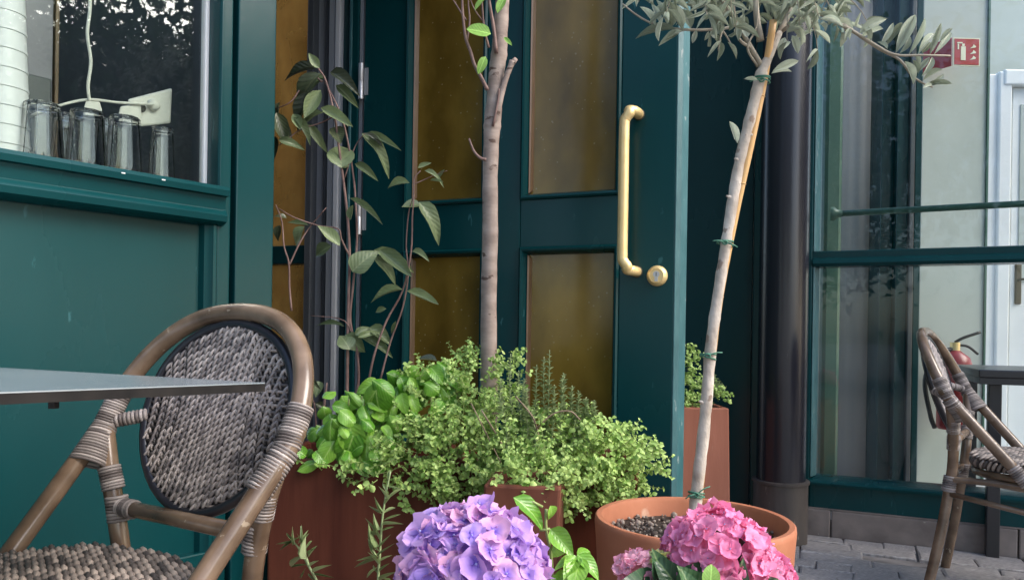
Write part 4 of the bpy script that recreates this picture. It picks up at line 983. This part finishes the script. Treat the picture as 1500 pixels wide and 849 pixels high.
# ================================================================== TALL LEAFY PLANT
DL = 2.21
tl = thing('leafy_shrub', 'slender shrub with large drooping dull green leaves before the hinge', 'shrub', P(510, 640, DL))
m = MB()
for q, r in (([(508, 655), (508, 600), (509, 520), (510, 450), (512, 380), (510, 330), (505, 280), (497, 220), (490, 170), (478, 120), (466, 100)], .0055),
             ([(522, 650), (516, 600), (525, 560), (523, 515), (513, 470), (517, 420), (523, 350), (521, 300), (518, 260), (508, 200), (496, 160), (475, 118)], .0045),
             ([(537, 575), (548, 520), (566, 470), (590, 425), (602, 370), (604, 320), (606, 290), (607, 262), (616, 250)], .0035),
             ([(556, 560), (572, 500), (590, 450), (598, 400), (595, 360), (599, 310), (607, 285)], .003),
             ([(470, 655), (475, 590), (479, 560)], .005), ([(427, 455), (424, 420), (423, 385), (416, 360), (413, 325), (404, 300)], .0035), ([(423, 390), (437, 360), (452, 335), (478, 304)], .003),
             ([(512, 375), (500, 350), (495, 335), (465, 330), (430, 318), (408, 305)], .003), ([(522, 512), (505, 470), (455, 462)], .002), ([(463, 640), (460, 590), (440, 540)], .003),
             ([(472, 120), (455, 110), (440, 130), (425, 150), (402, 160)], .003), ([(490, 170), (470, 180), (440, 190), (420, 205), (405, 215)], .0025), ([(505, 260), (520, 215), (535, 195)], .0025), ([(606, 270), (640, 255), (655, 250)], .0015)):
    c = cat([P(a, b, DL + .015 * math.sin(a * .1)) for a, b in q], 4)
    m.tube(c, [r * (1 - .5 * i / (len(c) - 1)) for i in range(len(c))], 8)
m.build('stems', TWIGP, tl, smooth=True)
lf = [ # x0,y0,x1,y1,width, dark
 (468, 100, 452, 78, 13, 0), (466, 101, 408, 104, 16, 1), (470, 108, 412, 150, 30, 1), (478, 112, 420, 152, 30, 0), (484, 106, 528, 130, 20, 1), (492, 125, 528, 156, 15, 0),
 (462, 138, 418, 188, 26, 1), (470, 132, 446, 176, 22, 0), (405, 165, 420, 212, 22, 1), (410, 150, 400, 190, 16, 1), (440, 190, 428, 158, 15, 0), (470, 158, 518, 190, 18, 0), (478, 160, 512, 182, 18, 1), (474, 165, 425, 175, 18, 0),
 (430, 172, 462, 208, 14, 0), (452, 182, 480, 222, 14, 0), (408, 205, 448, 212, 13, 0), (402, 175, 436, 200, 18, 1), (490, 186, 500, 215, 22, 1),
 (500, 246, 498, 198, 40, 0), (498, 240, 512, 243, 11, 0), (520, 240, 556, 261, 13, 0), (530, 196, 588, 240, 24, 0), (536, 196, 588, 216, 12, 0), (534, 195, 564, 214, 10, 1),
 (600, 268, 560, 268, 14, 0), (612, 246, 632, 240, 8, 0), (622, 250, 658, 262, 9, 0), (640, 262, 652, 248, 6, 0), (630, 264, 650, 268, 5, 0),
 (616, 300, 588, 300, 18, 0), (614, 296, 658, 344, 26, 0), (604, 368, 630, 376, 12, 0), (513, 322, 520, 300, 16, 0), (512, 290, 564, 325, 11, 0),
 (498, 360, 462, 332, 20, 0), (486, 360, 454, 374, 20, 0), (446, 332, 420, 358, 22, 0), (452, 330, 420, 328, 8, 0), (516, 398, 546, 362, 34, 0), (548, 366, 618, 388, 18, 0), (556, 366, 604, 410, 24, 0), (548, 376, 590, 406, 20, 0),
 (590, 424, 536, 432, 13, 0), (596, 426, 642, 450, 16, 0), (566, 452, 546, 456, 9, 0), (505, 478, 456, 462, 8, 0), (512, 512, 500, 484, 28, 0), (506, 490, 534, 514, 26, 0), (526, 490, 580, 516, 20, 0), (524, 494, 560, 480, 10, 0), (540, 480, 578, 500, 22, 0), (520, 490, 545, 476, 14, 0),
 (580, 470, 572, 490, 6, 0), (468, 558, 462, 580, 16, 0), (445, 545, 470, 570, 9, 1), (462, 590, 480, 600, 12, 1), (410, 330, 400, 350, 14, 1), (404, 200, 396, 240, 18, 1), (420, 320, 404, 310, 10, 1)]
for x0, y0, x1, y1, w, dk in lf:
    d0 = DL + rnd.uniform(-.03, .03); d1 = d0 + rnd.uniform(-.03, .015)
    leaf_at(tl, LS_DARK if dk else LS_TALL, P(x0, y0, d0), P(x1, y1, d1), w * DL / F * 1.0, (rnd.uniform(-.35, .35), -1, rnd.uniform(.1, .9)))

# ================================================================== HERBS
DB = 2.0
bs = thing('basil_plant', 'bright glossy basil with cupped leaves overhanging the left brown planter', 'basil', P(530, 660, 2.1))
r3 = random.Random(5)
bl = [(448, 668, 432, 652, 20), (462, 660, 478, 676, 24), (470, 674, 432, 684, 20), (500, 640, 470, 690, 40), (520, 630, 500, 688, 46), (490, 645, 470, 680, 32), (486, 612, 478, 650, 30), (512, 618, 520, 672, 44), (540, 640, 528, 690, 40), (552, 560, 545, 600, 44), (545, 556, 575, 575, 30), (560, 560, 535, 590, 30)]
for x0, y0, x1, y1, w in bl:
    leaf_at(bs, LS_BAS, P(x0, y0, DB - .03), P(x1, y1, DB - .06), w * .9 * DB / F, (r3.uniform(-.4, .4), -1, r3.uniform(.2, .8)))
m = MB()
for cx, cy, rx, ry, n in ((510, 610, 48, 40, 42), (560, 600, 50, 45, 46), (590, 560, 40, 28, 24), (612, 548, 30, 18, 10), (480, 650, 30, 30, 16), (540, 650, 40, 32, 24), (640, 560, 34, 30, 12)):
    for _ in range(n):
        a = r3.uniform(0, 6.28); q = math.sqrt(r3.random()); x = cx + rx * q * math.cos(a); y = cy + ry * q * math.sin(a)
        d = DB + .10 * (1 - (650 - y) / 130) * 0 + r3.uniform(-.06, .12) + max(0, (620 - y)) * .0012
        L = r3.uniform(20, 36); an = r3.uniform(.1, 3.0)
        b = P(x, y, d); t = P(x + L * math.cos(an), y + L * math.sin(an) * .75, d - r3.uniform(.0, .05))
        leaf_at(bs, LS_BAS, b, t, r3.uniform(15, 27) * d / F, (r3.uniform(-.5, .5), -.8, r3.uniform(.4, 1.2)))
for k in range(14):
    x = r3.uniform(470, 640); m.tube(cat([P(x * .5 + 275, 690, 2.12), P(x, 640, 2.08), P(x + r3.uniform(-10, 10), 580, 2.04)], 3), .0025, 6)
m.build('stems', STEMG, bs, smooth=True)
for x0, y0, x1, y1, w in ((596, 552, 636, 535, 26), (640, 535, 606, 545, 24), (606, 545, 580, 562, 26), (648, 540, 690, 560, 28), (640, 530, 672, 548, 24)):
    leaf_at(bs, LS_BAS, P(x0, y0, 2.06), P(x1, y1, 2.04), w * 2.05 / F, (0, -.7, 1))
leaf_at(bs, LS_DARK, P(640, 528, 2.1), P(610, 522, 2.1), .03, (0, -.6, 1))

og = thing('oregano_plant', 'spreading mass of pale green oregano spilling over the middle planter', 'oregano', P(740, 680, 2.1))
r4 = random.Random(9); m = MB(); ms = MB()
shs = [leafshape('round', .25, .15, 3), leafshape('round', .5, -.2, 3), leafshape('ovate', .1, .2, 3)]
def sprig(b, d, L, n, lw):
    d = V(d).normalized(); q = [V(b)]
    for i in range(n):
        d = (d + V((r4.uniform(-.25, .25), r4.uniform(-.25, .25), r4.uniform(-.2, .15)))).normalized(); q.append(q[-1] + d * (L / n))
    ms.tube(q, .0011, 4, caps=False)
    sd = d.orthogonal().normalized()
    for i in range(1, n + 1):
        sd = Quaternion(d, r4.uniform(.9, 2.2)) @ sd
        k = lw * r4.uniform(.6, 1.15) * (1 - .25 * i / n)
        for s in (-1, 1):
            put(m, r4.choice(shs), axes(q[i], sd * s + d * .5 + V((0, -.1, -.15)), V((r4.uniform(-.5, .5), -.6, 1)) + d * .5, k * .8, k, k))
# clumps: picture centre, radii, depth, number of sprigs
for cx, cy, rx, ry, d0, n in ((640, 590, 70, 50, 2.06, 120), (700, 560, 50, 42, 2.10, 75), (600, 660, 55, 42, 1.97, 95), (670, 660, 66, 56, 1.97, 150), (730, 640, 55, 55, 1.99, 90), (800, 660, 66, 55, 1.96, 150), (870, 665, 62, 50, 1.96, 130),
                           (770, 700, 60, 40, 1.92, 75), (850, 700, 56, 40, 1.92, 90), (905, 690, 40, 42, 1.95, 60), (560, 690, 38, 28, 1.93, 30), (690, 700, 40, 34, 1.93, 40), (735, 520, 18, 16, 2.08, 10), (640, 715, 28, 26, 1.93, 18), (945, 680, 22, 22, 1.93, 12), (790, 695, 40, 22, 1.74, 60), (745, 690, 24, 16, 1.78, 24), (830, 715, 20, 18, 1.76, 18), (450, 680, 14, 10, 1.98, 5)):
    for _ in range(n):
        a = r4.uniform(0, 6.28); q = r4.random() ** .5; x = cx + rx * q * math.cos(a); y = cy + ry * q * math.sin(a)
        d = d0 + r4.uniform(-.09, .07) + .10 * q * q
        dirv = V((math.cos(a) * .6 + r4.uniform(-.3, .3), -.5 + r4.uniform(-.4, .3), -math.sin(a) * .6 + r4.uniform(.0, .5) - (.35 if 735 < x < 870 and y < 650 else 0)))
        sprig(P(x, y, d), dirv, r4.uniform(.03, .075), r4.choice((4, 5, 6)), r4.uniform(.013, .022))
for q in ([(920, 690), (950, 672), (962, 650), (968, 668)], [(900, 640), (925, 650), (940, 668), (975, 690)], [(880, 620), (905, 630), (915, 650)], [(835, 680), (815, 720), (818, 745)], [(610, 690), (590, 730), (600, 748)], [(690, 715), (700, 735)]):
    c = cat([P(a, b, 1.93) for a, b in q], 4)
    ms.tube(c, .0014, 5)
    for p in c[1:]:
        for s in (-1, 1): put(m, r4.choice(shs), axes(p, V((s * .8, -.2, r4.uniform(-.5, .4))), V((r4.uniform(-.4, .4), -1, .5)), .013, .017, .017))
fo = m.build('foliage', L_OREG, og, smooth=True); fo['kind'] = 'stuff'
ms.build('stems', STEMG, og)
m = MB()
for q, r in (([(690, 590), (715, 640), (735, 680)], .0016), ([(755, 580), (780, 610), (790, 640)], .0022), ([(785, 628), (810, 606), (835, 602), (850, 615)], .0022), ([(830, 675), (812, 715), (806, 735)], .0018), ([(705, 600), (735, 650), (750, 690)], .002)):
    MB().tube(cat([P(a, b, 1.9) for a, b in q], 5), r, 6).build('dry_stem', TWIG, og, smooth=True)

# rosemary: upright sprigs
def rose_sprig(parent, q, d, nl, ln, wn, seed, spread=.9, name='sprig'):
    r = random.Random(seed); c = cat([P(a, b, d) for a, b in q], 6); mm = MB()
    mm.tube(c, [.0018 * (1 - .5 * i / (len(c) - 1)) for i in range(len(c))], 5)
    sh = leafshape('lance', .1, .3, 2)
    tot = len(c) - 1
    for k in range(nl):
        f = (k + .5) / nl * tot * .98 + .01; i = min(int(f), tot - 1); p = c[i].lerp(c[i + 1], f - i); ax = (c[i + 1] - c[i]).normalized()
        sd = Quaternion(ax, k * 2.4 + r.uniform(-.4, .4)) @ ax.orthogonal().normalized()
        L = ln * r.uniform(.7, 1.15) * (1 - .4 * (k / nl) ** 3)
        put(mm, sh, axes(p, sd * spread + ax * r.uniform(.5, .9), ax + V((0, -.5, .2)), wn, L, L))
    return mm.build(name, L_ROSE, parent, smooth=True)
rs = thing('rosemary_bush', 'upright rosemary sprigs standing before the lower right amber pane', 'rosemary', P(800, 660, 2.06))
for i, (x0, x1, y1, d) in enumerate(((772, 768, 560, 2.03), (750, 748, 524, 2.07), (762, 760, 548, 2.1), (778, 786, 540, 2.06), (795, 797, 528, 2.07), (798, 805, 518, 2.05), (815, 824, 556, 2.04), (822, 826, 552, 2.08), (830, 838, 572, 2.05), (836, 848, 580, 2.03), (860, 870, 594, 2.02), (742, 734, 560, 2.0), (785, 772, 575, 2.0), (806, 812, 570, 2.02), (846, 858, 590, 2.04))):
    rose_sprig(rs, [(x0, 665), ((x0 * 2 + x1) / 3 + 2, 620), (x1 - 1, (y1 + 620) / 2), (x1, y1 - 6)], d - .09, 72, .020, .0032, i)

# plant in the side planter
sp_ = thing('potted_herb', 'small bushy green herb in the tall planter behind the olive trunk', 'herb', P(1030, 590, 2.9))
m = MB(); ms = MB(); r4 = random.Random(3)
for cx, cy, rx, ry, n in ((1012, 560, 14, 45, 42), (1025, 580, 18, 16, 22), (1055, 580, 12, 10, 12), (1010, 525, 8, 14, 8)):
    for _ in range(n):
        x = cx + rx * r4.uniform(-1, 1); y = cy + ry * r4.uniform(-1, 1)
        sprig(P(x, y, 2.9 + r4.uniform(-.06, .06)), (r4.uniform(-.5, .5), -.4, r4.uniform(0, .8)), .035, 3, .021)
m.build('foliage', L_OREG, sp_, smooth=True)['kind'] = 'stuff'
ms.build('stems', STEMG, sp_)
for k in range(7):
    rose_sprig(sp_, [(1030 + k, 600), (1038 + k * 2, 570), (1042 + k * 3, 545 + k * 4)], 2.9, 20, .03, .003, 50 + k, name='needle_sprig')

# ================================================================== FOREGROUND FLOWERS
def floret_mesh(mt, seed, cup=.25):
    r = random.Random(seed); m = MB()
    for k in range(4):
        a = k * math.pi / 2 + r.uniform(-.15, .15); q = Quaternion((0, 0, 1), a)
        n = 5; vs = []; w0 = r.uniform(.60, .74); cp_ = cup + r.uniform(-.25, .2); L = r.uniform(.46, .56)
        for i in range(n + 1):
            t = i / n; w = w0 * max(.12, math.sin(math.pi * min(1, .06 + t * .80)) ** .95) * (1 if t < .95 else .7)
            for j in (-1, -.5, 0, .5, 1):
                z = cp_ * t * t * .5 - .06 * (1 - abs(j)) + .11 * math.sin(5 * t + j * 2.2 + seed * 1.7 + k) * t
                vs.append(q @ V((j * w * .55, t * L, z)))
        m.add(vs, [(i * 5 + j, i * 5 + j + 1, i * 5 + j + 6, i * 5 + j + 5) for i in range(n) for j in range(4)])
    m.add([(0.05, 0, .03), (0, .05, .03), (-.05, 0, .03), (0, -.05, .03), (0, 0, .09), (0, 0, -.02)], [(0, 1, 4), (1, 2, 4), (2, 3, 4), (3, 0, 4), (1, 0, 5), (2, 1, 5), (3, 2, 5), (0, 3, 5)])
    me = m.mesh('floret', smooth=True); me.materials.append(mt); me.materials.append(P_CTR)
    k = len(me.polygons)
    for p in me.polygons: p.material_index = 1 if p.index >= k - 8 else 0
    return me
FV = [floret_mesh(P_VIO, s) for s in range(12)]; FP = [floret_mesh(P_PINK, s) for s in range(10)]; FPL = [floret_mesh(P_PALE, s) for s in range(4)]; FY = [floret_mesh(P_YEL, s) for s in range(2)]
def head(parent, c, rx, rz, ry, n, size, meshes, seed, zmin=-.55):
    r = random.Random(seed); c = V(c); k = 0; g = math.pi * (3 - math.sqrt(5))
    for i in range(n):
        z = 1 - (i + .5) * (1 - zmin) / n; a = i * g + r.uniform(-.25, .25); q = math.sqrt(max(0, 1 - z * z))
        d = V((q * math.cos(a), q * math.sin(a), z))
        p = c + V((d.x * rx, d.y * ry, d.z * rz)) * r.uniform(.80, 1.04)
        nn = (V((d.x / rx, d.y / ry, d.z / rz)).normalized() + V((r.uniform(-.3, .3), r.uniform(-.3, .3), r.uniform(-.25, .25)))).normalized()
        t = Quaternion(nn, r.uniform(0, 6.28)) @ nn.orthogonal()
        s = size * r.uniform(.68, 1.28)
        inst('floret', r.choice(meshes), axes(p, t, nn, s, s, s), parent)
def flowerpot(c, r, h, label):
    t = thing('flower_pot', label, 'plant pot', (c.x, c.y, 0), 'round pots under the hydrangeas')
    MB().lathe([(0, .001), (r * .75, .001), (r * .97, h - .03), (r, h - .03), (r, h), (r * .92, h), (r * .9, h - .03)], (c.x, c.y, 0), 36).build('pot_shell', TERRA, t, smooth=True, auto=True)
    MB().lathe([(0, h - .022), (r * .91, h - .025)], (c.x, c.y, 0), 24).build('soil', SOIL, t)
DH = .80; hc_ = P(692, 846, DH); hr = 107 * DH / F
flowerpot(hc_, .12, .36, 'round terracotta pot under the violet hydrangea')
hy = thing('violet_hydrangea', 'large round violet and lilac hydrangea head in the front', 'hydrangea', (hc_.x, hc_.y, .34))
m = MB().tube(cat([(hc_.x, hc_.y, .34), (hc_.x + .004, hc_.y, .45), (hc_.x, hc_.y, hc_.z - .02)], 4), .005, 8); m.build('stem', STEMG, hy, smooth=True)
MB().lathe([(0, -.5 * hr), (hr * .6, -.42 * hr), (hr * .78, 0), (hr * .6, hr * .5), (0, hr * .78)], hc_, 20).build('flower_core', L_DARK, hy, smooth=True)
head(hy, hc_, hr, hr * .98, hr, 240, .031, FV, 2, -.6)
for x0, y0, x1, y1, w, d in ((700, 900, 590, 905, 50, .8), (700, 900, 760, 930, 50, .72), (690, 910, 620, 960, 60, .72), (700, 920, 780, 960, 60, .8)):
    leaf_at(hy, LS_HYD, P(x0, y0, .8), P(x1, y1, d), w * .8 / F, (0, -.5, 1))
# pink hydrangea
DK = .98; kc = P(1052, 822, DK); kr = 82 * DK / F
flowerpot(P(1030, 850, 1.0), .12, .36, 'round terracotta pot under the pink hydrangea')
hk_ = thing('pink_hydrangea', 'bright pink hydrangea with dark leaves in front of the terracotta pot', 'hydrangea', (kc.x - .02, 1.0, .34))
def rot_head(c, rx, rz, ry, n, s, ms_, seed, zm): head(hk_, c, rx, rz, ry, n, s, ms_, seed, zm)
MB().lathe([(0, -.2 * kr), (kr * .6, -.15 * kr), (kr * .7, .1 * kr), (kr * .5, kr * .5), (0, kr * .72)], kc, 20).build('flower_core', L_HYD, hk_, smooth=True)
rot_head(kc, kr, kr * .95, kr, 130, .027, FP, 3, -.15)
rot_head(P(1098, 835, DK + .02), 50 * DK / F, 52 * DK / F, .05, 55, .026, FP, 4, -.2)
rot_head(P(1140, 846, DK + .02), 22 * DK / F, 28 * DK / F, .03, 22, .022, FP, 5, -.3)
rot_head(P(1006, 805, DK), 32 * DK / F, 40 * DK / F, .04, 34, .024, FP, 6, -.4)
rot_head(P(940, 838, DK), 38 * DK / F, 30 * DK / F, .04, 50, .019, FPL, 7, -.2)
rot_head(P(966, 820, DK - .02), 12 * DK / F, 10 * DK / F, .015, 9, .016, FY, 8, -.2)
m = MB()
for x, y in ((1052, 822), (1098, 835), (940, 838), (1140, 846)):
    a = P(x, y + 10, DK); m.tube(cat([(kc.x - .01, 1.0, .34), (a.x * .6 + kc.x * .4, .99, .42), a], 4), .004, 8)
m.build('stems', STEMG, hk_, smooth=True)
for x0, y0, x1, y1, w, d0, d1, nn in ((985, 870, 905, 846, 54, .95, .90, (0, -.6, 1)), (975, 860, 962, 806, 40, .95, .93, (.2, -1, .4)), (1000, 870, 965, 815, 44, .94, .92, (-.2, -.9, .6)), (1000, 872, 1040, 818, 46, .93, .92, (0, -.8, .8)), (1030, 880, 1000, 830, 46, .92, .90, (.1, -1, .5)),
                             (1050, 870, 1062, 806, 60, .93, .92, (.1, -1, .3)), (1062, 872, 1098, 834, 44, .93, .90, (.4, -.8, .7)), (1080, 880, 1135, 840, 46, .94, .92, (.3, -.6, 1)), (1100, 880, 1150, 858, 44, .96, .95, (.2, -.5, 1)), (1020, 890, 940, 862, 54, .9, .85, (0, -.5, 1)), (1015, 885, 1012, 842, 40, .9, .88, (0, -.8, .8)), (950, 880, 900, 858, 44, .98, .94, (0, -.5, 1))):
    leaf_at(hk_, LS_HYD, P(x0, y0, d0), P(x1, y1, d1), w * d0 / F, nn)
lv = leaf_at(hk_, LS_LIME, P(1040, 860, .90), P(1044, 826, .90), .022, (0, -1, .5)); lv['label'] = 'pale young leaf below the pink head'
# bright leaves between the flower heads
DM = .86
mn = thing('sweet_pepper_plant', 'bright green broad leaved plant between violet and pink hydrangeas', 'plant', P(815, 900, DM) * 1)
flo = P(830, 900, .88)
LB2 = leafset('leaf', 'ovate', L_BASIL, [(.45, .1, .02), (.25, .2, .02), (.7, .1, .02)])
for x0, y0, x1, y1, w, d1, nn, k in ((752, 728, 812, 764, 32, .85, (.1, -.7, 1), 0), (806, 740, 816, 764, 20, .86, (.6, -.8, .2), 2), (806, 774, 842, 812, 30, .84, (-.1, -1, .6), 1), (812, 790, 808, 830, 26, .9, (.3, -1, .2), 1), (846, 815, 812, 824, 16, .84, (0, -.7, .9), 0), (846, 812, 884, 838, 26, .84, (.2, -.7, .9), 0),
                               (848, 815, 842, 856, 34, .82, (0, -.9, .6), 0), (845, 818, 868, 800, 18, .88, (0, -.8, .8), 1), (838, 848, 806, 846, 24, .84, (0, -.6, 1), 1), (850, 850, 880, 870, 30, .84, (0, -.6, 1), 0), (846, 816, 826, 842, 24, .83, (-.2, -.9, .6), 1)):
    leaf_at(mn, LB2, P(x0, y0, .86), P(x1, y1, d1), w * .86 / F, nn, k=k)
m = MB()
for q in ([(826, 900), (845, 860), (846, 815)], [(810, 900), (808, 820), (800, 774), (800, 745)], [(806, 774), (790, 776)], [(795, 742), (768, 728)]):
    m.tube(cat([P(a, b, .865) for a, b in q], 4), .0018, 6)
m.build('stems', STEMG, mn, smooth=True)
# foreground rosemary shoots
fr_ = thing('rosemary_shoots', 'two thin rosemary shoots in the foreground before the dark brown planter', 'rosemary', P(530, 900, 1.1))
def long_sprig(q, d, leaves_, seed):
    c = cat([P(a, b, d) for a, b in q], 6); mm = MB(); mm.tube(c, [.0024 * (1 - .5 * i / (len(c) - 1)) for i in range(len(c))], 6)
    sh = leafshape('lance', .08, .3, 4); r = random.Random(seed)
    for x0, y0, x1, y1 in leaves_:
        b = P(x0, y0, d); t = P(x1, y1, d - r.uniform(-.02, .03)); L = (t - b).length
        put(mm, sh, axes(b, t - b, V((r.uniform(-.5, .5), -1, .5)), .0031, L, L))
    mm.build('shoot', L_ROSE, fr_, smooth=True)
long_sprig([(556, 900), (554, 850), (557, 800), (560, 760), (566, 720), (572, 690)], 1.1,
    [(570, 705, 571, 686), (568, 712, 588, 716), (566, 732, 588, 715), (566, 730, 556, 712), (562, 748, 548, 728), (560, 752, 540, 740), (561, 752, 580, 742), (560, 762, 588, 752), (560, 768, 590, 766), (558, 775, 546, 752), (557, 778, 578, 770), (556, 790, 536, 758), (556, 800, 538, 768), (555, 802, 572, 782), (555, 806, 540, 782), (554, 815, 538, 788), (554, 812, 576, 796), (553, 818, 518, 830), (553, 816, 522, 820), (554, 826, 540, 808), (555, 822, 574, 812), (556, 836, 570, 824), (555, 840, 546, 826), (556, 850, 580, 836), (556, 846, 574, 850), (568, 722, 560, 706), (564, 738, 574, 724), (556, 783, 548, 775), (553, 830, 536, 846)], 4)
long_sprig([(480, 900), (466, 855), (452, 828), (440, 806), (430, 792)], 1.1, [(440, 785, 408, 806), (432, 794, 404, 796), (440, 805, 442, 768), (438, 800, 418, 778), (432, 795, 428, 772), (450, 818, 445, 786), (452, 815, 464, 798), (450, 810, 462, 802), (446, 812, 424, 830), (452, 826, 424, 830), (458, 838, 484, 826), (460, 840, 488, 845), (455, 828, 466, 820), (448, 830, 440, 845), (464, 850, 450, 838), (466, 853, 480, 866), (436, 796, 452, 775)], 5)
long_sprig([(452, 828), (446, 808), (441, 790), (441, 770)], 1.1, [(444, 800, 436, 782), (443, 795, 452, 780), (446, 806, 458, 790)], 6)
fpot = P(520, 900, 1.12)
flowerpot(fpot, .13, .34, 'round terracotta pot under the rosemary shoots in the foreground')
flowerpot(P(835, 900, .93), .075, .36, 'narrow terracotta pot under the bright broad leaved plant')

# ================================================================== TREES ACROSS THE STREET (reflected in the glass)
def street_tree(label, x, y, h, r, n, seed):
    rr_ = random.Random(seed)
    t = thing('street_tree', label, 'tree', (x, y, 0), 'street trees across the way')
    q = cat([(x, y, 0), (x + .1, y, h * .3), (x, y + .1, h * .55), (x - .1, y, h * .85)], 5)
    m = MB().tube(q, [.14 * (1 - .7 * i / (len(q) - 1)) for i in range(len(q))], 10)
    for k in range(9):
        a = rr_.uniform(0, 6.28); z = h * rr_.uniform(.4, .75)
        m.tube(cat([(x, y, z), (x + r * .4 * math.cos(a), y + r * .4 * math.sin(a), z + .3), (x + r * .8 * math.cos(a), y + r * .8 * math.sin(a), z + .8)], 4), .03, 6)
    m.build('trunk', BARK, t, smooth=True)
    m = MB(); sh = leafshape('ovate', .2, .1, 2)
    cl = []
    for k in range(90):
        d = V((rr_.gauss(0, 1), rr_.gauss(0, 1), rr_.gauss(0, .8))).normalized() * r * rr_.uniform(.35, .95)
        cl.append(V((x, y, h * .66)) + V((d.x, d.y, d.z * h * .33 / r)))
    for k in range(n):
        c = rr_.choice(cl); d = V((rr_.gauss(0, 1), rr_.gauss(0, 1), rr_.gauss(0, .8))) * r * .24
        L = rr_.uniform(.16, .30)
        put(m, sh, axes(c + d, (rr_.uniform(-1, 1), rr_.uniform(-1, 1), rr_.uniform(-1, .4)), (rr_.uniform(-1, 1), rr_.uniform(-1, 1), 1), L * .5, L, L))
    m.build('crown', L_TREE, t)['kind'] = 'stuff'
street_tree('leafy street tree to the right of the terrace', 9.5, -1.6, 5.2, 2.7, 11000, 1)
street_tree('leafy street tree farther back to the right of the terrace', 13.5, 2.4, 8.6, 3.8, 15000, 4)
street_tree('leafy street tree at the far right beyond the terrace', 15.5, -4.5, 9.5, 4.4, 15000, 5)
street_tree('leafy street tree behind and left of the viewer', -4.2, -7.5, 6.2, 2.8, 9000, 2)
street_tree('leafy street tree straight behind the viewer', 1.0, -9.0, 6.2, 3.0, 9000, 3)
